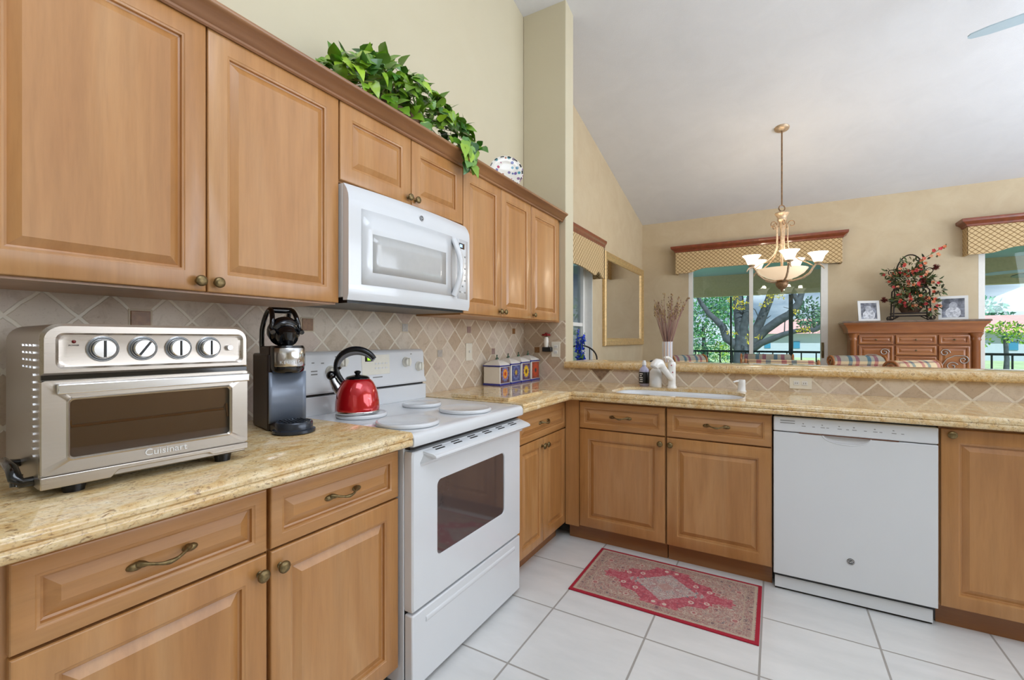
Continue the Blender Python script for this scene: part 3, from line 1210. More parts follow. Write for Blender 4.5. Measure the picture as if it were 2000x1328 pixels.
def mwpatch(y0, y1, z0, z1, off, name, m, parent, n=10, r=None):
    q = MB()
    def fn(a, b):
        y = y0 + (y1 - y0) * a
        z = z0 + (z1 - z0) * b
        return (front_x(y / MYW, z) + off, y, z)
    q.grid(fn, n, 4)
    o = q.build(name, m, parent, smooth=60)
    so = o.modifiers.new('solid', 'SOLIDIFY')
    so.thickness = 0.002
    so.offset = -1
    return o
# raised window surround, then the window
mwpatch(0.055, 0.600, 0.062, 0.350, 0.0022, 'window_surround', M['enamel'], dm)
mwpatch(0.105, 0.548, 0.112, 0.262, 0.0030, 'window', M['mw_window'], dm)
mb = MB()
pts = [(front_x(0.76, H_ * q) + 0.004 + 0.034 * math.sin(PI * (q - 0.15) / 0.62), 0.610 + 0.012 * math.sin(PI * (q - 0.15) / 0.62), H_ * q) for q in [0.15 + 0.62 * i / 14 for i in range(15)]]
mb.tube(pts, [0.016 + 0.003 * abs(i - 7) / 7 for i in range(15)], 10, flat=0.65)
mb.build('handle', M['enamel'], dm, smooth=60)
kp = mwpatch(0.648, 0.745, 0.055, 0.352, 0.0012, 'keypad', M['enamel'], dm, 4)
mwpatch(0.662, 0.712, 0.306, 0.333, 0.0022, 'display_frame', M['black_gloss'], kp, 3)
mwpatch(0.668, 0.692, 0.312, 0.327, 0.0028, 'display', M['lcd_blue'], kp, 3)
for j in range(7):
    for i in range(3):
        yy, zz = 0.662 + i * 0.024, 0.085 + j * 0.030
        mwpatch(yy + 0.002, yy + 0.014, zz, zz + 0.008, 0.0018, 'key', M['grey_print'] if (i + j) % 2 == 0 else M['plastic_white'], kp, 2)
# round emblem
def emblem(parent, x, y, z, r, axis, m1, m2):
    e = MB()
    if axis == 'x':
        e.lathe([(r, 0), (r, 0.0012), (r * 0.9, 0.002), (0, 0.002)], 24, (x, y, z), axis='x')
    else:
        e.lathe([(r, 0), (r, -0.0012), (r * 0.9, -0.002), (0, -0.002)], 24, (x, y, z), axis='y')
    e.m = 1
    eo = e.build('emblem', [m1, m2], parent, fix=True)
    if axis == 'x':
        ring = MB().tube([(x + 0.0022, y + r * 0.82 * math.cos(a), z + r * 0.82 * math.sin(a)) for a in [2 * PI * i / 24 for i in range(24)]], r * 0.07, 6, closed=True)
        ring.build('ring', m2, eo)
        text('monogram', 'GE', r * 1.0, m2, eo, (x + 0.002, y, z), (R(90), 0, R(90)), 0.0004)
    else:
        ring = MB().tube([(x + r * 0.82 * math.cos(a), y - 0.0022, z + r * 0.82 * math.sin(a)) for a in [2 * PI * i / 24 for i in range(24)]], r * 0.07, 6, closed=True)
        ring.build('ring', m2, eo)
        text('monogram', 'GE', r * 1.0, m2, eo, (x, y - 0.002, z), (R(90), 0, 0), 0.0004)
    return eo


M['emblem_dark'] = plain('emblem_dark', '55585A', 0.3, metal=0.6)
emblem(dm, front_x(0.49, 0.385) + 0.0005, 0.376, 0.385, 0.012, 'x', M['emblem_dark'], M['steel_bright'])

# ------------------------------------------------------------------ dishwasher
dw = thing('dishwasher', 'white built-in dishwasher under the peninsula counter, round emblem low on its door', 'dishwasher', (1.742, PY, 0.0))
DWW = 0.598
mb = MB()
mb.box(0.004, DWW - 0.004, 0.0, 0.6, 0.03, 0.855)
mb.build('body', M['black'], dw)
mb = MB()
notch = [(0.285 + 0.088 * math.cos(a), 0.772 + 0.034 * math.sin(a)) for a in [2 * PI - PI * i / 16 for i in range(17)]]
mb.prism([(0, 0.086), (DWW, 0.086), (DWW, 0.772)] + notch + [(0, 0.772)], 'y', -0.028, -0.016)
mb.box(0, DWW, -0.014, 0.001, 0.086, 0.772)
# pocket handle scoop is modelled as a recessed bowl below the control strip
pd = mb.build('door_panel', M['enamel'], dw, bevel=0.003)
mb = MB()
mb.box(0.0, DWW, -0.032, 0.001, 0.776, 0.846)
cpn = mb.build('control_panel', M['enamel'], dw, bevel=0.005)
mb = MB()
for i in range(2):
    mb.box(0.028, 0.088, -0.0328, -0.0315, 0.815 + i * 0.011, 0.819 + i * 0.011)
mb.build('vent_slots', M['grey_print'], cpn)
for i in range(12):
    xx = 0.115 + i * 0.032 + (0.01 if i % 3 else 0)
    mb = MB()
    mb.box(xx, xx + (0.010 if i % 2 else 0.016), -0.0325, -0.0315, 0.806, 0.809)
    mb.build('printed_mark', M['grey_print'], cpn)
    if i % 2 == 0:
        mb = MB()
        mb.box(xx + 0.003, xx + 0.009, -0.0325, -0.0315, 0.817, 0.821)
        mb.build('printed_mark', M['grey_print'], cpn)
mb = MB()
mb.box(0.105, 0.47, -0.0300, -0.020, 0.7722, 0.7758)
mb.build('latch_gap', plain('rust_gap', '6B3A22', 0.6), dw)
# scoop: half-ellipse bowl pressed into the door below the gap
mb = MB()
M['scoop'] = plain('scoop_enamel', 'CFCFCF', 0.25, var=0.02)
def scoop(a, b):
    th = PI + PI * a
    r = b
    x = 0.285 + 0.088 * r * math.cos(th)
    z = 0.772 + 0.034 * r * math.sin(th)
    return (x, -0.0275 + 0.0125 * max(0, 1 - r ** 4) ** 0.5, z)
mb.grid(scoop, 20, 8)
o = mb.build('pocket_handle', M['scoop'], dw, smooth=60)
mb = MB()
mb.tube([(0.285 + 0.089 * math.cos(PI + PI * i / 20), -0.0280, 0.772 + 0.035 * math.sin(PI + PI * i / 20)) for i in range(21)], 0.0025, 8)
mb.build('handle_lip', M['enamel'], dw, smooth=60)
emblem(pd, 0.302, -0.0285, 0.212, 0.0145, 'y', M['emblem_dark'], M['steel_bright'])
mb = MB()
mb.prism([(-0.004, 0.012), (0.02, 0.012), (0.02, 0.082), (0.006, 0.082), (0.0, 0.066), (-0.003, 0.062)], 'x', 0.006, DWW - 0.012)
mb.build('kick_panel', M['enamel'], dw, smooth=30, fix=True)
mb = MB()
mb.box(0.006, DWW - 0.012, 0.010, 0.02, 0.0, 0.013)
mb.build('kick_gap', M['dark_gap'], dw)


# ------------------------------------------------------------------ toaster oven
tv = thing('toaster_oven', 'stainless steel toaster oven with four dials on the left granite counter', 'toaster oven', (0.530, 0.292, ZC), R(86.0))
# local frame: x along the front (to the right), y back into the wall, z up; front is at y = 0
TW, TD, TH, TB = 0.380, 0.335, 0.342, 0.020
side = rrect(0, TW, TB + 0.0, TH, 0.034, 6)
side = [(x, z) if z > TB + 0.06 else ((0.0 if x < TW / 2 else TW), max(z, TB)) for x, z in side]
def shell(y0, y1, ins0=0.0, ins1=0.0):
    cxx, czz = TW / 2, (TB + TH) / 2
    def l(y, ins):
        return [(cxx + (x - cxx) * (1 - ins / (TW / 2)), y, czz + (z - czz) * (1 - ins / ((TH - TB) / 2))) for x, z in side]
    return l
ls = shell(0, 0)
mb = MB()
mb.rings([ls(0.006, 0.003), ls(0.010, 0.0), ls(TD - 0.012, 0.0), ls(TD, 0.012)])
body = mb.build('body', steel('oven_side_steel', 'B6AFA6', 0.36, 'y'), tv, smooth=35, fix=True)
# punched vents on the left side
mb = MB()
def vent(y, z):
    mb.prism([(y - 0.008, z - 0.0025), (y + 0.006, z - 0.001), (y + 0.008, z + 0.002), (y - 0.006, z + 0.0015)], 'x', -0.0025, 0.001)
for j in range(16):
    vent(0.045, 0.082 + j * 0.0145)
for j in range(4):
    for k_ in range(1, 4):
        vent(0.045 + k_ * 0.032, 0.2995 - j * 0.0145)
o = mb.build('vents', M['steel_bright'], tv)
# upper fascia with recessed dial panel
FZ = 0.240
def ring_front(pts, y):
    return [(x, y, z) for x, z in pts]
up_out = rrect(0.0, TW, FZ, TH, 0.030, 6)
up_out = [(x, z) if z > FZ + 0.04 else ((0.0 if x < TW / 2 else TW), FZ) for x, z in up_out]
def insp(pts, cx, cz, hx_, hz_, ins):
    return [(cx + (x - cx) * (hx_ - ins) / hx_, cz + (z - cz) * (hz_ - ins) / hz_) for x, z in pts]
ucx, ucz, uhx, uhz = TW / 2, (FZ + TH) / 2, TW / 2, (TH - FZ) / 2
pan = rrect(0.026, TW - 0.018, FZ + 0.016, TH - 0.022, 0.012, 6)
mb = MB()
mb.rings([ring_front(up_out, 0.010), ring_front(up_out, -0.002), ring_front(insp(up_out, ucx, ucz, uhx, uhz, 0.005), -0.008),
          ring_front(insp(pan, ucx, ucz, uhx, uhz, -0.006), -0.008), ring_front(pan, -0.004), ring_front(insp(pan, ucx, ucz, uhx, uhz, 0.006), -0.0035)], True, True)
fas = mb.build('fascia', steel('fascia_steel', 'BAB1A7', 0.28, 'x'), tv, smooth=30, fix=True)
for i, dx in enumerate((0.092, 0.159, 0.226, 0.289)):
    z = 0.291
    mb = MB()
    mb.lathe([(0.0265, 0.0), (0.0265, -0.003), (0.0245, -0.004), (0.0225, -0.0035), (0.0205, -0.004), (0.0195, -0.016), (0.0175, -0.018), (0, -0.018)], 32, (dx, -0.0035, z), axis='y')
    k_ = mb.build('dial', M['steel_bright'], fas, smooth=35, fix=True)
    mb = MB()
    mb.lathe([(0.0262, 0.0), (0.0262, -0.0008), (0.0235, -0.0008)], 32, (dx, -0.0066, z), axis='y')
    a = (0.0, 0.6, 0.0, 0.0)[i]
    pts = [(dx + s * 0.017 * math.sin(a), -0.0225, z + s * 0.017 * math.cos(a)) for s in (-1, 1)]
    mb.tube(pts, 0.0022, 8)
    mb.build('pointer', M['emblem_dark'], fas)
mb = MB()
mb.lathe([(0.0072, 0.0), (0.0072, -0.009), (0.006, -0.011), (0, -0.011)], 18, (0.334, -0.0035, z - 0.001), axis='y')
mb.build('push_button', M['steel_bright'], fas, smooth=35, fix=True)
mb = MB()
mb.ball((0.048, -0.004, 0.306), 0.0035, 10, 6)
mb.build('indicator_lamp', plain('red_lamp', '6E1512', 0.2), fas)
for body_, x in (('AIR FRYER', 0.092), ('FUNCTION', 0.159), ('TEMP', 0.226), ('TOAST', 0.289)):
    text('lettering', body_, 0.0062, M['black'], fas, (x, -0.0042, 0.3212), (R(90), 0, 0), 0.0002)
text('lettering', 'POWER', 0.0045, M['black'], fas, (0.048, -0.0042, 0.2985), (R(90), 0, 0), 0.0002)
mb = MB()
mb.box(0.002, TW - 0.002, -0.003, 0.012, FZ - 0.009, FZ)
mb.build('shadow_gap', M['black_gloss'], tv)
# door: frame, handle bar, window
D0, D1 = 0.047, FZ - 0.010
dfr = rrect(0.042, TW - 0.044, D0 + 0.028, D1 - 0.040, 0.008, 4)
cxx, czz = TW / 2 - 0.001, (D0 + D1) / 2 - 0.006
ow = []
for x, z in dfr:
    dx, dz = (x - cxx) / (TW / 2 - 0.043), (z - czz) / ((D1 - D0) / 2 - 0.034)
    s = 1 / max(abs(dx), abs(dz))
    ow.append((TW / 2 + dx * s * TW / 2, (D0 + D1) / 2 + dz * s * (D1 - D0) / 2))
mb = MB()
mb.rings([ring_front(ow, 0.010), ring_front(ow, -0.004), ring_front([(TW / 2 + (x - TW / 2) * 0.99, z) for x, z in ow], -0.007),
          ring_front(insp(dfr, cxx, czz, 0.15, 0.06, -0.006), -0.007), ring_front(insp(dfr, cxx, czz, 0.15, 0.06, -0.003), -0.009), ring_front(dfr, -0.005)], True, False)
dd = mb.build('door', steel('door_steel', 'C4BCB2', 0.26, 'x'), tv, smooth=30, fix=True)
mb = MB()
mb.prism([(x, z) for x, z in dfr], 'y', -0.0045, 0.0)
og = pane('oven_door_glass', (0.62, 0.54, 0.46, 1), 0.16)
mb.build('window', og, dd, smooth=0)
# dark cavity and rack behind the glass
mb = MB()
cav = (0.038, TW - 0.038, 0.010, 0.26, 0.07, D1 - 0.03)
x0, x1, y0, y1, z0, z1 = cav
mb.add([(x, y, z) for z in (z0, z1) for y in (y0 + 0.001, y1) for x in (x0, x1)], [(0, 1, 3, 2), (4, 6, 7, 5), (2, 3, 7, 6), (0, 2, 6, 4), (1, 5, 7, 3)])
mb.m = 1
mb.build('cavity', plain('cavity', '5A4432', 0.3, metal=0.3), dd, smooth=0)
mb = MB()
zr = 0.136
mb.tube([(x0 + 0.006, 0.0042, zr + 0.012), (x0 + 0.008, 0.0045, zr), (x1 - 0.016, 0.0045, zr), (x1 - 0.010, 0.0042, zr + 0.014), (x1 - 0.006, 0.0042, zr - 0.02)], 0.0030, 8)
for i in range(9):
    mb.tube([(x0 + 0.02 + i * 0.034, 0.0045, zr), (x0 + 0.02 + i * 0.034, 0.009, zr)], 0.0012, 6)
mb.build('rack', M['brass_rod'], dd)
mb = MB()
zh = D1 - 0.016
mb.box(0.020, TW - 0.004, -0.026, -0.016, zh - 0.010, zh + 0.010)
for xx in (0.028, TW - 0.024):
    mb.box(xx, xx + 0.012, -0.018, -0.005, zh - 0.007, zh + 0.007)
mb.build('handle', M['steel_bright'], dd, bevel=0.003)
text('lettering', 'Cuisinart', 0.020, M['plastic_white'], dd, (0.202, -0.0078, D0 + 0.013), (R(90), 0, 0), 0.0008, sx=1.1)
# base strip with a cut-out, feet, cord winder
mb = MB()
mb.prism([(0.0, TB), (0.105, TB), (0.118, TB + 0.014), (0.290, TB + 0.014), (0.297, TB + 0.008), (TW, TB + 0.008), (TW, D0 - 0.003), (0.0, D0 - 0.003)], 'y', -0.007, 0.012)
mb.build('base_strip', steel('base_steel', 'C4BCB2', 0.28, 'x'), tv, bevel=0.002)
for fx_, fy_ in ((0.055, 0.03), (TW - 0.045, 0.03), (0.055, TD - 0.05), (TW - 0.045, TD - 0.05)):
    mb = MB()
    mb.lathe([(0.013, 0.0), (0.016, TB), (0.016, TB + 0.004)], 16, (fx_, fy_, 0.0), sx=1.3)
    mb.build('foot', M['black'], tv)
mb = MB()
mb.tube([(0.002, 0.050, 0.030), (-0.016, 0.050, 0.030), (-0.024, 0.052, 0.040), (-0.026, 0.070, 0.056), (-0.026, 0.150, 0.060), (-0.022, 0.168, 0.052), (0.002, 0.170, 0.048)],
        [0.010, 0.010, 0.011, 0.010, 0.008, 0.008, 0.008], 10)
mb.tube([(-0.022, 0.058, 0.046), (-0.024, 0.052, 0.024)], [0.010, 0.008], 10)
mb.build('cord_winder', M['black_gloss'], tv, smooth=50)

# ------------------------------------------------------------------ pod coffee maker, lid up
kz = thing('coffee_maker', 'dark pod coffee maker with its brewing head flipped open, between toaster oven and range', 'coffee maker', (0.300, 0.955, ZC), R(-15))
# local: +x is the machine's front, y across, base centred
kw = 0.060
M['brown_plastic'] = plain('brown_black_plastic', '2A1B14', 0.32, var=0.15)
M['slate'] = plain('slate_metal_panel', '7C8696', 0.3, metal=0.15, var=0.04)
mb = MB()
mb.box(-0.185, -0.012, -kw, kw, 0.0, 0.262)
mb.build('body', M['brown_plastic'], kz, bevel=0.008, seg=3)
mb = MB()
def kpan(a, b):
    y = -kw + 2 * kw * a
    return (0.002 - 0.006 * math.sin(PI * a), y, 0.028 + 0.172 * b)
mb.grid(kpan, 10, 2)
o = mb.build('front_panel', M['slate'], kz, smooth=60)
so = o.modifiers.new('solid', 'SOLIDIFY'); so.thickness = 0.004
mb = MB()
mb.box(-0.02, 0.05, -kw + 0.006, kw - 0.006, 0.0, 0.028)
mb.build('base', M['brown_plastic'], kz, bevel=0.006)
mb = MB()
mb.lathe([(0.060, 0.0), (0.066, 0.004), (0.066, 0.012), (0.058, 0.016), (0.058, 0.034), (0.055, 0.038), (0.050, 0.038), (0.048, 0.034), (0, 0.034)], 32, (0.060, 0, 0.0))
mb.build('drip_tray', plain('drip_tray_grey', '3A3F48', 0.22, metal=0.4), kz, smooth=40)
mb = MB()
for i in range(-3, 4):
    mb.box(0.025, 0.095, i * 0.011 - 0.002, i * 0.011 + 0.002, 0.0385, 0.041)
mb.build('drip_grate', M['black'], kz)
# head with chrome band
mb = MB()
mb.lathe([(0.046, 0.0), (0.052, 0.006), (0.054, 0.02), (0.054, 0.085), (0.050, 0.092), (0, 0.092)], 32, (-0.002, 0, 0.198))
hd = mb.build('brew_head', M['black_gloss'], kz, smooth=40)
mb = MB()
mb.lathe([(0.0545, 0.022), (0.056, 0.024), (0.056, 0.082), (0.0545, 0.084)], 28, (-0.002, 0, 0.198), arc=(-1.1, 1.35))
mb.build('chrome_band', M['steel_bright'], hd, smooth=40)
for i, ch in enumerate('KEURIG'):
    a = 0.62 - i * 0.20
    a = -0.66 + i * 0.20
    text('lettering', ch, 0.0145, M['plastic_white'], hd, (-0.002 + 0.0568 * math.cos(a), 0.0568 * math.sin(a), 0.198 + 0.036), (R(90), 0, R(90) + a), 0.0005)
mb = MB()
mb.box(-0.12, -0.01, -kw + 0.004, kw - 0.004, 0.255, 0.288)
mb.build('head_neck', M['brown_plastic'], kz, bevel=0.006)
# open lid: tilted pod holder and its loop handle
mb = MB()
T = Matrix.Translation((-0.038, 0, 0.338)) @ Matrix.Rotation(R(-62), 4, 'Y')
mb.xf = T
mb.lathe([(0.030, -0.055), (0.034, -0.048), (0.036, -0.02), (0.048, -0.012), (0.052, 0.0), (0.052, 0.014), (0.046, 0.02), (0, 0.02)], 28)
lid = mb.build('lid', M['black_gloss'], kz, smooth=40)
mb = MB()
mb.xf = T
mb.tube([(0.049 * math.cos(a), 0.049 * math.sin(a), -0.011) for a in [2 * PI * i / 28 for i in range(28)]], 0.0025, 6, closed=True)
mb.build('lid_ring', plain('dark_chrome', '50545C', 0.15, metal=1.0), lid)
mb = MB()
mb.lathe([(0.012, 0.0), (0.016, 0.014), (0.024, 0.03), (0.026, 0.05), (0.020, 0.056), (0, 0.056)], 20, (0.004, 0, 0.286))
mb.build('pod_holder', M['black_gloss'], kz, smooth=40)
mb = MB()
arc = []
for i in range(21):
    a = PI * (1.0 - i / 20.0 * 1.0)
    arc.append((-0.052 + 0.05 * math.cos(a) - 0.02, 0.0, 0.345 + 0.070 * math.sin(a)))
arc = [(-0.112, 0, 0.262), (-0.118, 0, 0.30)] + arc + [(0.0, 0, 0.335)]
for s in (-1, 1):
    pts = [(x, s * (0.048 - 0.012 * max(0, (z - 0.33) / 0.08)), z) for x, y, z in arc]
    mb.tube(pts, 0.0085, 8)
mb.tube([(-0.075, -0.038, 0.414), (-0.075, 0.038, 0.414)], 0.011, 10)
mb.build('lid_handle', M['black_gloss'], kz, smooth=50)

# ------------------------------------------------------------------ kettle
kt = thing('kettle', 'red enamel whistling kettle with a black curved handle on the back left burner', 'kettle', (0.281, 1.272, 0.9172), R(30))
# local: spout towards -x
M['red'] = plain('red_enamel', 'C2141C', 0.12, var=0.06, scale=8, metal=0.35, coat=1.0)
M['chrome'] = plain('chrome', 'D8D8DA', 0.08, metal=1.0, var=0.03)
mb = MB()
mb.lathe([(0.0, 0.004), (0.080, 0.004), (0.085, 0.008), (0.0865, 0.016), (0.0865, 0.026), (0.0850, 0.050), (0.080, 0.080), (0.072, 0.106), (0.062, 0.125), (0.052, 0.136), (0.045, 0.140), (0.0, 0.140)], 48)
mb.build('body', M['red'], kt, smooth=50)
mb = MB()
mb.lathe([(0.0, 0.0), (0.077, 0.0), (0.085, 0.003), (0.0875, 0.008), (0.0875, 0.0125), (0.0855, 0.0145)], 48)
mb.build('base_band', M['chrome'], kt, smooth=50)
mb = MB()
mb.lathe([(0.047, 0.138), (0.048, 0.142), (0.042, 0.148), (0.030, 0.152), (0.014, 0.155), (0.008, 0.157), (0.013, 0.163), (0.014, 0.168), (0.008, 0.172), (0, 0.173)], 32)
mb.build('lid', M['black_gloss'], kt, smooth=50)
mb = MB()
mb.tube([(-0.062, 0, 0.082), (-0.080, 0, 0.100), (-0.094, 0, 0.122), (-0.101, 0, 0.138)], [0.026, 0.022, 0.018, 0.016], 18)
mb.build('spout', M['chrome'], kt, smooth=60)
mb = MB()
mb.ball((-0.108, 0, 0.152), 0.019, 18, 12)
mb.tube([(-0.100, 0, 0.160), (-0.082, 0, 0.176), (-0.070, 0, 0.186)], [0.006, 0.006, 0.007], 8)
mb.build('whistle_cap', M['black_gloss'], kt, smooth=60)
mb = MB()
pts = []
rad = []
for i in range(23):
    t = i / 22
    a = PI * (1.10 - 0.94 * t)
    x = -0.004 + 0.082 * math.cos(a)
    z = 0.185 + 0.072 * math.sin(a)
    if t < 0.1:
        pass
    pts.append((x, 0, z))
    rad.append(0.010 + 0.005 * math.sin(PI * t))
pts = [(-0.050, 0, 0.118), (-0.064, 0, 0.132), (-0.076, 0, 0.150)] + pts
rad = [0.010, 0.010, 0.010] + rad
mb.tube(pts, rad, 14, flat=1.0)
mb.build('handle', plain('kettle_handle_black', '1A1A1D', 0.25), kt, smooth=60)
mb = MB()
p2 = [(x * 0.965 + 0.000, 0, 0.185 + (z - 0.185) * 0.90 - 0.002) for x, y, z in pts[6:]]
mb.tube(p2, [r * 0.86 for r in rad[6:]], 12)
mb.build('handle_grip', plain('kettle_grip_grey', '7A7C82', 0.35), kt, smooth=60)

# ------------------------------------------------------------------ granite slab and canisters
mb = MB()
mb.box(0.244, 0.600, 1.937, 2.32, ZC + 0.0005, ZC + 0.019)
tag(mb.build('cutting_slab', granite('dark_granite_slab', 0.05), bevel=0.002), 'polished loose granite slab lying on the counter by the range', 'slab')

M['china'] = plain('white_china', 'E6E2D8', 0.18, var=0.02, coat=0.6)
M['cobalt'] = plain('cobalt_glaze', '1E2A8C', 0.18, var=0.1, coat=0.6)
M['leaf_glaze'] = plain('green_glaze', '1F4A2A', 0.2, var=0.3)


def painted(name, ground, petals, centre, r0, ry, rz):
    m, n, p = mat(name)
    t = nd(n, 'ShaderNodeTexCoord')
    sp_ = nd(n, 'ShaderNodeSeparateXYZ')
    lk(n, t.outputs['Object'], sp_.inputs[0])
    y = mth(n, 'DIVIDE', mth(n, 'SUBTRACT', sp_.outputs[1], ry), 0.045)
    z = mth(n, 'DIVIDE', mth(n, 'SUBTRACT', sp_.outputs[2], rz), 0.050)
    rr = mth(n, 'SQRT', mth(n, 'ADD', mth(n, 'MULTIPLY', y, y), mth(n, 'MULTIPLY', z, z)))
    ang = mth(n, 'ARCTAN2', z, y)
    pet = mth(n, 'ADD', rr, mth(n, 'MULTIPLY', mth(n, 'ABSOLUTE', mth(n, 'SINE', mth(n, 'MULTIPLY', ang, 6.0))), -0.22))
    f = noi(n, objco(n), 90, 4, 0.7)
    pet = mth(n, 'ADD', pet, mth(n, 'MULTIPLY', mth(n, 'SUBTRACT', f, 0.5), 0.35))
    rp = ramp(n, [(0.0, hx(centre)), (0.17, hx(centre)), (0.22, hx(petals[0])), (r0 * 0.8, hx(petals[1])), (r0, hx(ground[0])), (1.0, hx(ground[1]))], pet)
    lk(n, rp.outputs[0], p.inputs['Base Color'])
    p.inputs['Roughness'].default_value = 0.2
    p.inputs['Coat Weight'].default_value = 0.6
    return m


cans = [('with an orange and yellow flower, nearest the range', (('6E86C0', '5A3A44'), ('F2C04A', 'C4501C'), 'B83018', 0.62)),
        ('with dark blue blossoms, second from the range', (('6C7FB4', '3C4A80'), ('3A3C74', '4A4470'), 'B89A3C', 0.66)),
        ('with a yellow sunflower, third from the range', (('42508C', '55304A'), ('E8C21C', 'D8A80C'), '5A2410', 0.80)),
        ('with a red-orange poppy, at the corner by the return wall', (('B8451C', '8C3018'), ('CC4A18', 'B43414'), '2C2A30', 0.80))]
for i, (lab, (gd, pt, ce, r0)) in enumerate(cans):
    s = 0.066
    hh = 0.128 + 0.006 * i
    t = thing('canister', 'square white blue-rimmed canister ' + lab, 'canister', (0.098, 2.628 + i * 0.150, ZC), 0, 'painted kitchen canisters')
    mb = MB()
    mb.box(-s, s, -s, s, 0.012, hh)
    mb.build('body', M['china'], t, bevel=0.004)
    mb = MB()
    mb.box(-s - 0.004, s + 0.004, -s - 0.004, s + 0.004, 0.0, 0.013)
    mb.build('foot_band', M['cobalt'], t, bevel=0.003)
    mb = MB()
    mb.box(s - 0.001, s + 0.0012, -s + 0.008, s - 0.008, 0.018, hh - 0.005)
    mb.build('painted_panel', painted('painted_panel_' + pt[0], gd, pt, ce, r0, 0.0, 0.078), t)
    mb = MB()
    mb.box(-s - 0.005, s + 0.005, -s - 0.005, s + 0.005, hh, hh + 0.008)
    ld = mb.build('lid', M['cobalt'], t, bevel=0.003)
    mb = MB()
    q = s + 0.002
    mb.rings([[(a * q * k_, b * q * k_, hh + z) for a, b in ((-1, -1), (1, -1), (1, 1), (-1, 1))] for k_, z in ((1, 0.0082), (0.90, 0.018), (0.40, 0.040), (0.12, 0.047))])
    mb.build('lid_top', M['china'], ld, bevel=0.003)
    mb = MB()
    z0 = hh + 0.046
    mb.tube([(0, 0, z0), (0, 0, z0 + 0.030)], [0.006, 0.003], 8)
    mb.ball((0, 0.008, z0 + 0.008), 0.008, 8, 6, (1, 1.2, 0.7))
    mb.ball((0, -0.008, z0 + 0.005), 0.007, 8, 6, (1, 1.2, 0.7))
    mb.ball((0, 0.001, z0 + 0.028), 0.005, 8, 6)
    mb.build('finial', M['leaf_glaze'], ld, smooth=60)


# ------------------------------------------------------------------ sink, faucet, soap
sk_ = thing('sink', 'white undermount sink let into the granite below the bar ledge', 'sink', ((SX0 + SX1) / 2, (SY0 + SY1) / 2, ZC - 0.018 - 0.18))
def soff(r, ins, z):
    return [(x, y, z) for x, y in rrect(-(SX1 - SX0) / 2 + ins, (SX1 - SX0) / 2 - ins, -(SY1 - SY0) / 2 + ins, (SY1 - SY0) / 2 - ins, r, 8)]
mb = MB()
mb.rings([soff(0.13, -0.002, 0.1795), soff(0.13, 0.004, 0.178), soff(0.12, 0.014, 0.16), soff(0.11, 0.03, 0.04), soff(0.09, 0.05, 0.012), soff(0.05, 0.10, 0.004)], False, True)
mb.build('basin', M['enamel'], sk_, smooth=50)
mb = MB()
mb.lathe([(0.045, 0.0), (0.045, 0.004), (0.034, 0.005), (0.03, 0.001), (0, 0.001)], 24, (0, 0, 0.004))
mb.build('drain', M['steel_bright'], sk_)

M['porcelain'] = plain('floral_porcelain', 'EDEBE6', 0.15, var=0.02, coat=0.7)
fc = thing('faucet', 'white porcelain pull-out kitchen faucet behind the sink', 'faucet', (1.170, 3.055, ZC))
mb = MB()
mb.lathe([(0.030, 0.0), (0.030, 0.006), (0.026, 0.012), (0.024, 0.03), (0.024, 0.135), (0.026, 0.150), (0.022, 0.163), (0.012, 0.17), (0, 0.171)], 28)
mb.build('body', M['porcelain'], fc, smooth=50)
mb = MB()
mb.tube([(0.0, -0.012, 0.055), (-0.020, -0.040, 0.090), (-0.040, -0.075, 0.128), (-0.050, -0.098, 0.150)], [0.018, 0.019, 0.021, 0.024], 16)
mb.build('spout', M['porcelain'], fc, smooth=60)
mb = MB()
mb.tube([(-0.047, -0.092, 0.144), (-0.055, -0.110, 0.158), (-0.066, -0.128, 0.160), (-0.076, -0.144, 0.148), (-0.080, -0.150, 0.136)], [0.026, 0.031, 0.032, 0.030, 0.025], 18)
mb.build('spray_head', M['porcelain'], fc, smooth=60)
mb = MB()
mb.tube([(0, 0.0, 0.168), (-0.006, -0.02, 0.185), (-0.016, -0.055, 0.196), (-0.026, -0.085, 0.198)], [0.014, 0.012, 0.010, 0.007], 12)
mb.build('lever', M['porcelain'], fc, smooth=60)
M['pink_dot'] = plain('pink_flower', 'B0525C', 0.3)
mb = MB()
for a, z in ((-1.9, 0.06), (-1.5, 0.145), (-1.2, 0.10)):
    mb.ball((0.0242 * math.cos(a), 0.0242 * math.sin(a), z), 0.0045, 8, 6)
mb.build('painted_flowers', M['pink_dot'], fc)

bt = thing('soap_bottle', 'clear plastic dish soap bottle with a black label, left of the faucet', 'bottle', (0.983, 3.090, ZC))
M['soap_clear'] = plain('violet_soap', 'A9A8C2', 0.12, var=0.05, coat=0.6)
mb = MB()
mb.lathe([(0.0, 0), (0.030, 0), (0.033, 0.004), (0.033, 0.100), (0.030, 0.112), (0.018, 0.124), (0.013, 0.130), (0.012, 0.140), (0, 0.140)], 24)
mb.build('body', M['soap_clear'], bt, smooth=50)
mb = MB()
mb.lathe([(0.0335, 0.016), (0.034, 0.017), (0.034, 0.092), (0.0335, 0.093)], 24)
lb = mb.build('label', M['black'], bt, smooth=50)
for i in range(5):
    mb = MB()
    a0 = -2.35
    mb.lathe([(0.0343, 0.026 + i * 0.013), (0.0345, 0.0262 + i * 0.013), (0.0345, 0.032 + i * 0.013), (0.0343, 0.0322 + i * 0.013)], 8, arc=(a0 + (0.15 if i % 2 else 0), a0 + 0.75 - (0.2 if i == 3 else 0)))
    mb.build('label_print', M['plastic_white'], lb)
mb = MB()
mb.lathe([(0.014, 0.138), (0.014, 0.158), (0.011, 0.161), (0.009, 0.170), (0, 0.171)], 18)
mb.build('cap', M['plastic_white'], bt, smooth=50)

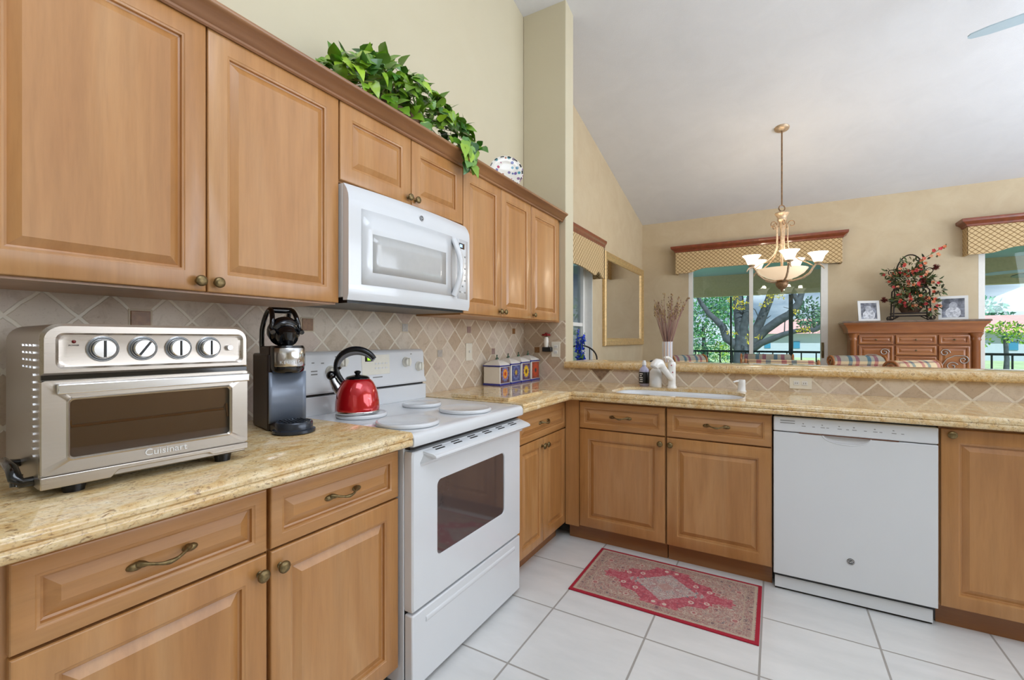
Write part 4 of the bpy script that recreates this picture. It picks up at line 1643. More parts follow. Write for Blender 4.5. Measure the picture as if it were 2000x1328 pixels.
bt = thing('lotion_bottle', 'white pump bottle with a black nozzle, between soap bottle and faucet', 'bottle', (1.070, 3.040, ZC))
mb = MB()
mb.lathe([(0.0, 0), (0.036, 0), (0.039, 0.004), (0.039, 0.085), (0.035, 0.104), (0.023, 0.118), (0.015, 0.122), (0.015, 0.130), (0, 0.130)], 28)
mb.build('body', M['plastic_white'], bt, smooth=50)
mb = MB()
mb.lathe([(0.016, 0.128), (0.016, 0.140), (0.006, 0.142), (0.006, 0.165), (0.012, 0.166), (0.012, 0.173), (0, 0.174)], 18)
mb.tube([(0, 0, 0.170), (-0.02, -0.01, 0.171), (-0.034, -0.018, 0.166)], [0.006, 0.005, 0.004], 8)
mb.build('pump', M['black'], bt, smooth=50)

sd = thing('soap_dispenser', 'small white built-in soap pump right of the sink', 'soap dispenser', (1.575, 3.035, ZC))
mb = MB()
mb.lathe([(0.026, 0.0), (0.026, 0.004), (0.022, 0.008), (0.021, 0.040), (0.0215, 0.060), (0.019, 0.070), (0, 0.071)], 24)
mb.build('body', M['plastic_white'], sd, smooth=50)
mb = MB()
mb.tube([(0, 0, 0.060), (-0.025, -0.022, 0.062), (-0.042, -0.036, 0.056)], [0.007, 0.006, 0.005], 10)
mb.build('nozzle', M['plastic_white'], sd, smooth=50)

# ------------------------------------------------------------------ wall plates and plug-in night light
def wall_plate(label, loc, axis, w, h, kind):
    t = thing('outlet_plate' if kind != 'switch' else 'switch_plate', label, 'outlet' if kind != 'switch' else 'switch', loc, R(90) if axis == 1 else 0)
    mb = MB()
    mb.box(-w / 2, w / 2, -0.005, 0.0, -h / 2, h / 2)
    mb.build('plate', M['enamel_cream'], t, bevel=0.002)
    if kind == 'switch':
        mb = MB()
        mb.box(-0.005, 0.005, -0.013, -0.005, -0.006, 0.010)
        mb.build('toggle', M['plastic_white'], t, bevel=0.002)
    else:
        for s in (-1, 1):
            mb = MB()
            dx, dz = (s * 0.021, 0) if w > h else (0, s * 0.021)
            mb.box(dx - 0.014, dx + 0.014, -0.0075, -0.005, dz - 0.012, dz + 0.012)
            o = mb.build('socket', M['plastic_white'], t, bevel=0.003)
            mb = MB()
            for e in (-1, 1):
                mb.box(dx + e * 0.005 - 0.001, dx + e * 0.005 + 0.001, -0.0078, -0.0074, dz - 0.004, dz + 0.004)
            mb.build('slot', M['dark_gap'], o)
    return t


wall_plate('cream switch plate on the stone backsplash right of the range', (0.0092, 2.420, 1.135), 1, 0.070, 0.114, 'switch')
wall_plate('cream outlet plate on the return wall beside the plug-in ornament', (0.292, YS - 0.0092, 1.140), 0, 0.072, 0.118, 'outlet')
wall_plate('cream sideways outlet plate low on the peninsula backsplash', (1.878, YS - 0.0092, 0.957), 0, 0.112, 0.068, 'outlet')
nl = thing('night_light', 'plug-in ornament with a red top and dark base, left of the outlet', 'night light', (0.226, YS - 0.012, 1.140), 0)
mb = MB()
mb.box(-0.034, 0.040, -0.04, 0.0, -0.018, 0.018)
mb.build('base', M['black'], nl, bevel=0.005)
mb = MB()
mb.lathe([(0.014, 0.018), (0.016, 0.03), (0.020, 0.06), (0.018, 0.085), (0.014, 0.095), (0, 0.096)], 18, (-0.006, -0.022, 0))
mb.build('bottle', M['china'], nl, smooth=50)
mb = MB()
for i in range(7):
    a = 2 * PI * i / 7
    mb.ball((-0.006 + 0.024 * math.cos(a), -0.022 + 0.016 * math.sin(a), 0.112), 0.014, 8, 6, (1, 0.8, 0.6))
mb.ball((-0.006, -0.022, 0.118), 0.012, 8, 6)
mb.build('petals', plain('dark_red_petal', '8E1A1E', 0.4), nl, smooth=60)


# ------------------------------------------------------------------ leaves
def leaf(mb, p, d, n, L, Wd, fold=0.25, curl=0.25, heart=True):
    """one folded leaf blade: base p, direction d, normal n"""
    d = Vector(d).normalized()
    n = Vector(n)
    s = d.cross(n)
    if s.length < 1e-4:
        s = d.cross(Vector((0.3, 0.5, 0.8)))
    s.normalize()
    n = s.cross(d).normalized()
    p = Vector(p)
    if heart:
        st = [(0.0, 0.0), (-0.06, 0.30), (0.15, 0.50), (0.45, 0.42), (0.75, 0.20), (1.0, 0.0)]
    else:
        st = [(0.0, 0.0), (0.2, 0.30), (0.5, 0.45), (0.8, 0.25), (1.0, 0.0)]
    vs = []
    for t, w in st:
        c = p + d * (L * t) - n * (curl * L * t * t)
        vs.append(c)
        if 0 < w:
            vs.append(c + s * (Wd * w) + n * (fold * Wd * w))
            vs.append(c - s * (Wd * w) + n * (fold * Wd * w))
    k = len(st)
    fs = []
    # indices: 0 base, then triples, last tip
    prev = 0
    for i in range(1, k - 1):
        c = 1 + (i - 1) * 3
        if i == 1:
            fs += [(0, c + 1, c), (0, c, c + 2)]
        else:
            b = 1 + (i - 2) * 3
            fs += [(b, b + 1, c + 1, c), (b, c, c + 2, b + 2)]
    tip = 1 + (k - 2) * 3
    b = 1 + (k - 3) * 3
    fs += [(b, b + 1, tip), (b, tip, b + 2)]
    mb.add(vs, fs)


def rv(r=1.0):
    while True:
        v = Vector((random.uniform(-1, 1), random.uniform(-1, 1), random.uniform(-1, 1)))
        if 0.05 < v.length < 1:
            return v.normalized() * r


# ------------------------------------------------------------------ trailing plant and plate on the cabinet tops
random.seed(11)
TZ = 2.163
pl = thing('potted_ivy', 'trailing green ivy plant on top of the wall cabinets above the microwave', 'plant', (0.20, 1.56, TZ))
mb = MB()
mb.lathe([(0.0, 0.0), (0.075, 0.0), (0.10, 0.06), (0.105, 0.10), (0.095, 0.10), (0.09, 0.085), (0, 0.085)], 24, sy=1.9)
mb.build('basket', plain('basket_brown', '5A3E22', 0.7, var=0.3), pl, smooth=50)
mb = MB()
st = MB()
def hump(y):
    t = (y + 0.40) / 0.86
    return 0.05 + 0.275 * max(0, math.sin(PI * min(1, max(0, t * 0.93 + 0.07)))) ** 0.75
for i in range(640):
    y = random.uniform(-0.40, 0.40)
    x = random.uniform(-0.12, 0.15)
    hm = hump(y) * (1 - 0.45 * abs(x - 0.03) / 0.15)
    z = 0.02 + hm * (1 - random.random() ** 2.2 * 0.9)
    if y > 0.26:
        x += 0.07 * (y - 0.26) / 0.14
    d = Vector((x * 3 + 0.25, (y) * 0.8, random.uniform(-0.5, 0.35))) + rv(0.7)
    nrm = Vector((0.55, -0.35, 0.8)) + rv(0.5)
    L = random.uniform(0.040, 0.076)
    leaf(mb, (x, y, z), d, nrm, L, L * 0.85, 0.2, random.uniform(0.1, 0.5))
for i in range(26):
    y = random.uniform(0.26, 0.36)
    z = random.uniform(-0.07, 0.07)
    x = random.uniform(0.185, 0.215)
    leaf(mb, (x, y, z), Vector((0.25, random.uniform(-0.4, 0.4), -1)) + rv(0.3), Vector((1, -0.2, 0.3)) + rv(0.3), random.uniform(0.05, 0.075), 0.055, 0.2, 0.15)
M['ivy'] = island('ivy_leaves', ['2C5A1E', '6FA022', '3B7426', '95BE2C', '274F2A', '86AE2A', '5A8A58', 'A8CC3C', '3E6E2B', '76A020'], 0.32, 0.0, 0.3)
mb.build('foliage', M['ivy'], pl, smooth=60)
for i in range(34):
    y0 = random.uniform(-0.12, 0.12)
    y1 = random.uniform(-0.36, 0.36)
    h1 = hump(y1) * random.uniform(0.4, 0.9)
    st.tube([(random.uniform(-0.03, 0.05), y0, 0.09), (0.04 + random.uniform(-0.08, 0.08), (y0 + y1) / 2, 0.11 + h1 * 0.6), (random.uniform(-0.05, 0.13), y1, h1)], 0.0022, 5)
st.build('stems', plain('ivy_stem', '7A7A32', 0.6), pl)

pt = thing('decorative_plate', 'round painted plate with coloured spots standing on the cabinet top near the far end', 'plate', (0.262, 2.475, TZ), R(-52))
# local: plate faces +x
m, n, p = mat('painted_plate')
vo = nd(n, 'ShaderNodeTexVoronoi')
vo.inputs['Scale'].default_value = 34
lk(n, objco(n), vo.inputs['Vector'])
wn = nd(n, 'ShaderNodeTexWhiteNoise')
lk(n, vo.outputs['Color'], wn.inputs['Vector'])
hu = ramp(n, [(0, hx('D2742E')), (0.2, hx('3C6FB4')), (0.4, hx('B83B5E')), (0.6, hx('3FA3A8')), (0.8, hx('6C5AA8')), (1, hx('D99A3A'))], wn.outputs['Value'])
msk = mth(n, 'LESS_THAN', vo.outputs['Distance'], 0.34)
lk(n, mixc(n, msk, hx('EEEAE0'), hu.outputs[0]), p.inputs['Base Color'])
p.inputs['Roughness'].default_value = 0.15
p.inputs['Coat Weight'].default_value = 0.5
mb = MB()
PRZ = 0.118
mb.xf = Matrix.Translation((0, 0, PRZ)) @ Matrix.Rotation(R(-10), 4, 'Y')
mb.lathe([(0.0, -0.004), (0.055, -0.004), (0.075, 0.004), (0.108, 0.012), (0.110, 0.015), (0.106, 0.016), (0.074, 0.009), (0.054, 0.001), (0, 0.001)], 40, axis='x')
disc = mb.build('disc', m, pt, smooth=50)
mb = MB()
mb.xf = Matrix.Translation((0, 0, PRZ)) @ Matrix.Rotation(R(-10), 4, 'Y')
for i in range(14):
    a = 2 * PI * i / 14
    mb.tube([(0.0162, 0.104 * math.cos(a + q), 0.104 * math.sin(a + q)) for q in (-0.11, 0, 0.11)], 0.0042, 6, flat=0.6)
mb.build('rim_dashes', M['black'], disc)
mb = MB()
mb.tube([(0.02, -0.05, 0.004), (-0.03, -0.05, 0.004), (-0.045, -0.03, 0.12)], 0.004, 6)
mb.tube([(0.02, 0.05, 0.004), (-0.03, 0.05, 0.004), (-0.045, 0.03, 0.12)], 0.004, 6)
mb.tube([(-0.03, -0.05, 0.004), (-0.03, 0.05, 0.004)], 0.004, 6)
mb.build('easel', M['black'], pt)

# ------------------------------------------------------------------ valances
def lattice(name, axis, sc=17.0):
    m, n, p = mat(name)
    t = nd(n, 'ShaderNodeTexCoord')
    sp_ = nd(n, 'ShaderNodeSeparateXYZ')
    lk(n, t.outputs['Object'], sp_.inputs[0])
    u = mth(n, 'MULTIPLY', mth(n, 'ADD', sp_.outputs[0], sp_.outputs[1]), sc)
    w = mth(n, 'MULTIPLY', sp_.outputs[2], sc * 1.15)
    a = mth(n, 'ABSOLUTE', mth(n, 'SUBTRACT', mth(n, 'FRACT', mth(n, 'ADD', u, w)), 0.5))
    b = mth(n, 'ABSOLUTE', mth(n, 'SUBTRACT', mth(n, 'FRACT', mth(n, 'SUBTRACT', u, w)), 0.5))
    g1 = mth(n, 'GREATER_THAN', a, 0.40)
    g2 = mth(n, 'GREATER_THAN', b, 0.40)
    f = noi(n, objco(n), 120, 3)
    base = ramp(n, [(0.3, hx('C6A878')), (0.7, hx('D8C096'))], f)
    x = mixc(n, mth(n, 'MULTIPLY', g2, 0.8), base.outputs[0], hx('8A6A3A'))
    x = mixc(n, mth(n, 'MULTIPLY', g1, 0.85), x, hx('7A5A32'))
    lk(n, x, p.inputs['Base Color'])
    p.inputs['Roughness'].default_value = 0.85
    return m


M['mahogany'] = plain('mahogany', '7C3A1E', 0.35, var=0.2, scale=20, coat=0.3)
M['lat_x'] = lattice('lattice_fabric_x', 0)
M['lat_y'] = lattice('lattice_fabric_y', 1)


def arch(t, rise, t0=0.08, t1=0.20):
    t = min(t, 1 - t)
    if t < t0:
        return 0.0
    if t > t1:
        return rise
    q = (t - t0) / (t1 - t0)
    return rise * (3 * q * q - 2 * q ** 3)


def valance_back(label, x0, x1, zb, zt, rise):
    """box valance on the far wall: mahogany crown over latticed fabric with a shaped hem"""
    t = thing('valance', label, 'valance', (x0, YB - 0.17, zb))
    w = x1 - x0
    n = 48
    mb = MB()
    lo = [(w * i / n, arch(i / n, rise)) for i in range(n + 1)]
    poly = lo + [(w, zt - zb), (0, zt - zb)]
    vs = []
    fs = []
    for i, (x, z) in enumerate(lo):
        vs += [(x, 0, z), (x, 0, zt - zb), (x, 0.02, z), (x, 0.02, zt - zb)]
    for i in range(n):
        a, b = 4 * i, 4 * i + 4
        fs += [(a, b, b + 1, a + 1), (a + 2, a + 3, b + 3, b + 2), (a, a + 2, b + 2, b)]
    mb.add(vs, fs)
    mb.box(-0.002, 0.016, 0.021, 0.168, 0.0, zt - zb)
    mb.box(w - 0.016, w + 0.002, 0.021, 0.168, 0.0, zt - zb)
    mb.build('fabric', M['lat_x'], t, smooth=0)
    mb = MB()
    pf = [(0.0, 0.0), (0.012, 0.006), (0.016, 0.022), (0.035, 0.040), (0.055, 0.050), (0.060, 0.062), (0.060, 0.085)]
    for k_ in range(1):
        loops = []
        for o_, z in pf:
            loops.append([(-o_, 0.168, zt - zb + z - 0.01), (-o_, -o_, zt - zb + z - 0.01), (w + o_, -o_, zt - zb + z - 0.01), (w + o_, 0.168, zt - zb + z - 0.01)])
        mb.rings(loops)
    mb.build('crown', M['mahogany'], t, smooth=30, fix=True)
    return t


valance_back('wide lattice-fabric valance over the sliding door behind the chandelier', 0.513, 2.455, 2.160, 2.468, 0.055)
valance_back('lattice-fabric valance at the right edge, above the door past the sideboard', 3.572, 5.55, 2.146, 2.460, 0.055)

vt = thing('valance', 'striped-looking lattice valance over the left dining window beside the mirror', 'valance', (0.13, 3.50, 1.885))
mb = MB()
w, h_, n_ = 1.30, 0.345, 40
vs, fs = [], []
for i in range(n_ + 1):
    y = w * i / n_
    tt = (w - y) / w
    z = 0.0 + 0.055 * (0.5 - 0.5 * math.cos(min(1, max(0, (tt - 0.05) / 0.18)) * 2 * PI)) if tt < 0.23 else 0.045 * max(0, math.sin((tt - 0.23) / 0.77 * PI))
    vs += [(0, y, z), (0, y, h_), (-0.018, y, z), (-0.018, y, h_)]
for i in range(n_):
    a, b = 4 * i, 4 * i + 4
    fs += [(a, b, b + 1, a + 1), (a + 2, a + 3, b + 3, b + 2), (a, a + 2, b + 2, b)]
mb.add(vs, fs)
mb.box(-0.127, 0.0, w - 0.016, w + 0.002, 0.0, h_)
mb.build('fabric', M['lat_y'], vt, smooth=0)
mb = MB()
loops = []
for o_, z in [(0.0, 0.0), (0.004, 0.006), (0.006, 0.022), (0.012, 0.038), (0.018, 0.048), (0.020, 0.062), (0.020, 0.075)]:
    loops.append([(-0.127, -o_, h_ + z - 0.01), (o_, -o_, h_ + z - 0.01), (o_, w + o_, h_ + z - 0.01), (-0.127, w + o_, h_ + z - 0.01)])
mb.rings(loops)
mb.build('crown', M['mahogany'], vt, smooth=30, fix=True)

# ------------------------------------------------------------------ gilt mirror on the left dining wall
mr = thing('mirror', 'large gilt-framed mirror on the left dining wall', 'mirror', (0.0, 5.10, 1.14))
mb = MB()
mw_, mh_ = 1.76, 1.12
prf = [(0.0, 0.0), (0.0, 0.030), (0.012, 0.045), (0.035, 0.040), (0.060, 0.028), (0.075, 0.030), (0.088, 0.024), (0.095, 0.012)]
mb.rings([[(d_, i_, i_), (d_, mw_ - i_, i_), (d_, mw_ - i_, mh_ - i_), (d_, i_, mh_ - i_)] for i_, d_ in [(a_, 0.001 + b_) for a_, b_ in prf]], True, False)
mb.build('frame', plain('gilt_frame', 'CFAE78', 0.35, metal=0.35, var=0.2, scale=40), mr, smooth=30, fix=True)
mb = MB()
mb.box(0.006, 0.012, 0.09, mw_ - 0.09, 0.09, mh_ - 0.09)
mm, nn, pp = mat('mirror_silver')
lk(nn, ramp(nn, [(0, (0.93, 0.93, 0.93, 1)), (1, (0.95, 0.95, 0.95, 1))], noi(nn, objco(nn), 3)).outputs[0], pp.inputs['Base Color'])
pp.inputs['Metallic'].default_value = 1
pp.inputs['Roughness'].default_value = 0.01
mb.build('glass', mm, mr, smooth=0)

# ------------------------------------------------------------------ chandelier
CHX, CHY = 1.806, 5.275
CZ = ceil_z(CHY)
ch = thing('chandelier', 'five-arm bronze chandelier with white glass shades over the dining table', 'chandelier', (CHX, CHY, 0))
M['chand'] = plain('antique_gold', 'C4AC90', 0.4, metal=0.55, var=0.25, scale=50)
M['chand_dk'] = plain('antique_bronze', '8A6A4C', 0.4, metal=0.5, var=0.3, scale=50)
M['shade'] = glow('lit_shade', 'FFF3DE', 2.2)
M['bowl'] = glow('lit_bowl', 'F6DCBB', 0.55)
mb = MB()
mb.xf = Matrix.Translation((0, 0, CZ)) @ Matrix.Rotation(-math.atan(SL), 4, 'X')
mb.lathe([(0.0, -0.030), (0.02, -0.028), (0.05, -0.020), (0.066, -0.008), (0.068, 0.0), (0.0, 0.0)], 28)
mb.build('canopy', M['chand'], ch, smooth=50)
mb = MB()
mb.tube([(0, 0, CZ - 0.03), (0, 0, 2.56)], 0.0075, 8)
mb.build('rod', M['chand_dk'], ch)
mb = MB()
ca, sa = 0.864, 0.504
mb.tube([(0.030 * math.cos(a) * ca, 0.030 * math.cos(a) * sa, 2.532 + 0.030 * math.sin(a)) for a in [2 * PI * i / 20 for i in range(20)]], 0.006, 6, closed=True)
mb.build('loop', M['chand_dk'], ch)
mb = MB()
mb.lathe([(0.012, 2.50), (0.055, 2.492), (0.066, 2.480), (0.060, 2.468), (0.048, 2.455), (0.040, 2.43), (0.045, 2.415), (0.034, 2.40), (0.022, 2.38), (0.026, 2.36),
          (0.018, 2.34), (0.014, 2.30), (0.012, 1.92), (0.0, 1.90)], 24)
mb.build('stem', M['chand'], ch, smooth=50)
SCR = MB()
def chdir(deg):
    a = R(deg)
    l, f_ = math.cos(a), math.sin(a)
    return Vector((ca * l - sa * f_, sa * l + ca * f_, 0))
for k_ in range(5):
    D = chdir(251 + 72 * k_)
    e = MB()
    # main arm: from bottom hub, under the bowl, up to the shade holder
    pts = []
    for r_, z in [(0.03, 1.80), (0.10, 1.800), (0.18, 1.822), (0.235, 1.865), (0.262, 1.915), (0.285, 1.945), (0.315, 1.940), (0.340, 1.915), (0.350, 1.895)]:
        pts.append(tuple(D * r_ + Vector((0, 0, z))))
    e.tube(pts, [0.010, 0.010, 0.010, 0.010, 0.010, 0.011, 0.009, 0.007, 0.005], 8)
    arm = e.build('arm', M['chand'], ch, smooth=60)
    # upper S-rod from the stem top
    e = MB()
    pts = []
    for r_, z in [(0.035, 2.40), (0.052, 2.34), (0.050, 2.22), (0.055, 2.14), (0.085, 2.06), (0.150, 2.00), (0.215, 1.965), (0.262, 1.93)]:
        pts.append(tuple(D * r_ + Vector((0, 0, z))))
    e.tube(pts, 0.0055, 6)
    e.build('brace', M['chand'], ch, smooth=60)
    # scroll at the top
    e = MB()
    sc_ = []
    for i in range(16):
        a = 1.9 * PI * i / 15
        rr = 0.034 * (1 - 0.55 * i / 15)
        sc_.append(tuple(D * (0.085 + rr * math.cos(PI - a)) + Vector((0, 0, 2.365 + rr * 1.1 * math.sin(PI - a)))))
    e.tube([tuple(D * 0.04 + Vector((0, 0, 2.35)))] + sc_, 0.004, 6)
    e.build('scroll', M['chand_dk'], ch, smooth=60)
    # shade and holder
    c0 = D * 0.300
    e = MB()
    e.lathe([(0.010, 1.945), (0.030, 1.952), (0.034, 1.962), (0.026, 1.968), (0.0, 1.968)], 18, (c0.x, c0.y, 0))
    e.build('shade_holder', M['chand'], arm, smooth=50)
    e = MB()
    e.lathe([(0.030, 1.968), (0.038, 1.972), (0.046, 1.995), (0.058, 2.025), (0.082, 2.052), (0.086, 2.056), (0.080, 2.054), (0.054, 2.028), (0.042, 1.998), (0.030, 1.975)], 28, (c0.x, c0.y, 0))
    e.build('shade', M['shade'], arm, smooth=60)
    l = bpy.data.lights.new('bulb', 'POINT')
    l.energy = 3.0
    l.color = (1.0, 0.86, 0.66)
    l.shadow_soft_size = 0.03
    lo_ = bpy.data.objects.new('bulb_light', l)
    C.objects.link(lo_)
    lo_.location = (CHX + c0.x, CHY + c0.y, 2.075)
mb = MB()
mb.lathe([(0.0, 1.812), (0.06, 1.815), (0.13, 1.838), (0.19, 1.875), (0.222, 1.915), (0.226, 1.922), (0.218, 1.920), (0.185, 1.882), (0.12, 1.846), (0.0, 1.822)], 36)
mb.build('bowl', M['bowl'], ch, smooth=60)
mb = MB()
mb.lathe([(0.0, 1.812), (0.055, 1.810), (0.060, 1.800), (0.050, 1.790), (0.058, 1.775), (0.050, 1.750), (0.030, 1.725), (0.012, 1.715), (0.010, 1.700), (0.0, 1.690)], 24)
mb.build('finial', M['chand_dk'], ch, smooth=50)

# ------------------------------------------------------------------ ceiling fan, one blade in view
fn = thing('ceiling_fan', 'pale ceiling fan whose blade tip shows at the upper right', 'ceiling fan', (3.50, 3.77, 3.15))
M['pale_blue'] = plain('pale_fan', 'B9CBD4', 0.5, var=0.02)
mb = MB()
mb.tube([(0, 0, 0.06), (0, 0, ceil_z(3.77) - 3.15)], 0.012, 10)
mb.lathe([(0.0, -0.10), (0.06, -0.09), (0.10, -0.05), (0.11, 0.0), (0.10, 0.05), (0.05, 0.08), (0, 0.08)], 28)
mb.build('motor', M['pale_blue'], fn, smooth=50)
for k_ in range(5):
    a = math.atan2(0.20, -0.70) + 2 * PI * k_ / 5
    D = Vector((math.cos(a), math.sin(a), 0))
    S_ = Vector((-D.y, D.x, 0.12))
    e = MB()
    lo_ = []
    for r_, w_ in ((0.10, 0.018), (0.20, 0.040), (0.40, 0.048), (0.62, 0.040), (0.70, 0.024), (0.715, 0.008)):
        lo_.append([tuple(D * r_ - S_ * w_ + Vector((0, 0, 0.004))), tuple(D * r_ + S_ * w_ + Vector((0, 0, 0.004))),
                    tuple(D * r_ + S_ * w_ + Vector((0, 0, -0.004))), tuple(D * r_ - S_ * w_ + Vector((0, 0, -0.004)))])
    e.rings(lo_)
    e.build('blade', M['pale_blue'], fn, smooth=0, fix=True)

# ------------------------------------------------------------------ sideboard
sbx0, sbx1, sby0, sby1 = 2.487, 3.612, 6.52, 6.93
sdb = thing('sideboard', 'carved honey-brown sideboard against the far wall between the doors', 'sideboard', (sbx0, sby0, 0))
M['honey'] = wood('honey_wood', '8A4E26', 'A46636', 'B67A44', 'x', 0.3, 0.35)
M['honey_z'] = wood('honey_wood_v', '8A4E26', 'A46636', 'B67A44', 'z', 0.3, 0.35)
sw = sbx1 - sbx0
mb = MB()
mb.box(0.03, sw - 0.03, 0.02, sby1 - sby0, 0.06, 1.30)
mb.box(0.0, sw, 0.0, sby1 - sby0, 0.0, 0.10)
mb.build('carcass', M['honey'], sdb, bevel=0.004)
mb = MB()
loops = []
for o_, z in [(-0.005, 1.285), (0.008, 1.292), (0.006, 1.31), (0.012, 1.34), (0.030, 1.375), (0.050, 1.392), (0.052, 1.408)]:
    loops.append([(-o_, -o_ * 0.6, z), (sw + o_, -o_ * 0.6, z), (sw + o_, sby1 - sby0, z), (-o_, sby1 - sby0, z)])
mb.rings(loops)
mb.build('frieze', M['honey'], sdb, smooth=30, fix=True)
mb = MB()
loops = []
for o_, z in [(0.055, 1.408), (0.062, 1.413), (0.062, 1.424), (0.056, 1.430)]:
    loops.append([(-o_, -o_ * 0.6, z), (sw + o_, -o_ * 0.6, z), (sw + o_, sby1 - sby0, z), (-o_, sby1 - sby0, z)])
mb.rings(loops)
mb.build('marble_top', plain('brown_marble', '6E5A4C', 0.15, var=0.4, scale=14, coat=0.5), sdb, smooth=0, fix=True)
for x in (0.045, sw - 0.045):
    mb = MB()
    mb.lathe([(0.045, 0.10), (0.045, 0.16), (0.036, 0.18), (0.034, 1.20), (0.042, 1.215), (0.036, 1.23), (0.046, 1.26), (0.060, 1.285), (0.0, 1.285)], 20, (x, 0.02, 0))
    mb.build('column', M['honey_z'], sdb, smooth=50)
cols = [(0.095, 0.405), (0.425, 0.765), (0.785, sw - 0.095)]
def sfront(a, b, z0, z1, nm):
    mp = lambda u, v, w_: (u, 0.018 - w_, v)
    o = raised_panel(mp, a, b, z0, z1, 0.020, False).build(nm, M['honey'], sdb, smooth=25)
    return o
def skn(o, x, z):
    e = MB()
    e.ball((x, -0.012, z), 0.010, 10, 8)
    e.build('knob', M['bronze'], o)
for ci, (a, b) in enumerate(cols):
    o = sfront(a, b, 1.165, 1.265, 'drawer')
    skn(o, (a + b) / 2, 1.215)
    if ci == 1:
        for z0, z1 in ((1.045, 1.148), (0.90, 1.03), (0.74, 0.885), (0.45, 0.725), (0.13, 0.435)):
            o = sfront(a, b, z0, z1, 'drawer')
            skn(o, (a + b) / 2, (z0 + z1) / 2)
    else:
        o = sfront(a, b, 0.13, 1.148, 'door')
        e = MB()
        s = 1 if ci == 2 else -1
        cxm = (a + b) / 2
        def spiral(cx_, cz_, r_, a0, turns, dirn, shrink=0.75):
            return [(cx_ + r_ * (1 - shrink * i / 24) * math.cos(a0 + dirn * turns * 2 * PI * i / 24), -0.004, cz_ + r_ * (1 - shrink * i / 24) * math.sin(a0 + dirn * turns * 2 * PI * i / 24)) for i in range(25)]
        e.tube(spiral(cxm - s * 0.075, 1.075, 0.042, 0.0, 1.3, 1), 0.005, 6)
        e.tube(spiral(cxm + s * 0.070, 1.000, 0.046, PI / 2, 1.25, -s), 0.005, 6)
        e.tube([(cxm - s * 0.105, -0.004, 0.93), (cxm - s * 0.06, -0.004, 1.01), (cxm + s * 0.0, -0.004, 1.045), (cxm + s * 0.07, -0.004, 1.046)], 0.005, 6)
        e.tube(spiral(cxm - s * 0.02, 0.93, 0.050, 0.4, 1.2, s), 0.005, 6)
        e.build('scrollwork', M['steel'], o, smooth=60)

# photo frames on the sideboard
def photo(label, x, w_, h_, tilt, rz, seed):
    t = thing('photo_frame', label, 'photo frame', (x, 6.66, 1.4305), R(rz))
    Tm = Matrix.Rotation(R(-tilt), 4, 'X')
    mb = MB(Tm)
    i_ = 0.028
    mb.rings([[(-w_ / 2, 0.012, 0), (w_ / 2, 0.012, 0), (w_ / 2, 0.012, h_), (-w_ / 2, 0.012, h_)],
              [(-w_ / 2, 0, 0), (w_ / 2, 0, 0), (w_ / 2, 0, h_), (-w_ / 2, 0, h_)],
              [(-w_ / 2 + i_, 0.0, i_), (w_ / 2 - i_, 0.0, i_), (w_ / 2 - i_, 0.0, h_ - i_), (-w_ / 2 + i_, 0.0, h_ - i_)],
              [(-w_ / 2 + i_, 0.005, i_), (w_ / 2 - i_, 0.005, i_), (w_ / 2 - i_, 0.005, h_ - i_), (-w_ / 2 + i_, 0.005, h_ - i_)]], True, False)
    mb.build('frame', M['plastic_white'], t, smooth=0, fix=True)
    m, n, p = mat('grey_portrait')
    tcx = nd(n, 'ShaderNodeTexCoord')
    sp_ = nd(n, 'ShaderNodeSeparateXYZ')
    lk(n, tcx.outputs['Object'], sp_.inputs[0])
    f = noi(n, objco(n, loc=(seed, 0, 0)), 14, 4, 0.6)
    zz = mth(n, 'DIVIDE', sp_.outputs[2], h_)
    dx = mth(n, 'DIVIDE', sp_.outputs[0], 0.055)
    dz = mth(n, 'DIVIDE', mth(n, 'SUBTRACT', sp_.outputs[2], h_ * 0.30), 0.060)
    dr_ = mth(n, 'SQRT', mth(n, 'ADD', mth(n, 'MULTIPLY', dx, dx), mth(n, 'MULTIPLY', dz, dz)))
    dz2 = mth(n, 'DIVIDE', mth(n, 'SUBTRACT', sp_.outputs[2], h_ * 0.60), 0.036)
    dx2 = mth(n, 'DIVIDE', sp_.outputs[0], 0.032)
    dr2 = mth(n, 'SQRT', mth(n, 'ADD', mth(n, 'MULTIPLY', dx2, dx2), mth(n, 'MULTIPLY', dz2, dz2)))
    f_b = noi(n, objco(n, loc=(seed, 3, 0)), 40, 4, 0.7)
    f_m = mth(n, 'MULTIPLY', mth(n, 'SUBTRACT', f_b, 0.5), 0.9)
    dr2 = mth(n, 'ADD', dr2, f_m)
    bg = ramp(n, [(0.35, hx('34363F')), (0.5, hx('6A6D78')), (0.65, hx('9A9EAC'))], f)
    x = mixc(n, mth(n, 'LESS_THAN', dr_, mth(n, 'ADD', 0.9, mth(n, 'MULTIPLY', f, 0.4))), bg.outputs[0], ramp(n, [(0.35, hx('8E9098')), (0.6, hx('E0E2E8'))], f_b).outputs[0])
    x = mixc(n, mth(n, 'LESS_THAN', dr2, 1.0), x, ramp(n, [(0.3, hx('7C7E88')), (0.65, hx('C4C6CE'))], f_b).outputs[0])
    lk(n, x, p.inputs['Base Color'])
    p.inputs['Roughness'].default_value = 0.25
    mb = MB(Tm)
    mb.box(-w_ / 2 + i_, w_ / 2 - i_, 0.004, 0.009, i_, h_ - i_)
    mb.build('photograph', m, t, smooth=0)
    mb = MB()
    mb.prism([(0.012, 0.0), (0.09, 0.0), (0.045, h_ * 0.6), (0.035, h_ * 0.6)], 'x', -0.02, 0.02)
    mb.build('strut', M['black'], t, smooth=0)


photo('small white-framed black and white photo left of the flower stand', 2.700, 0.215, 0.245, 8, 14, 1.0)
photo('larger white-framed black and white photo right of the flower stand', 3.420, 0.235, 0.265, 8, -12, 5.0)

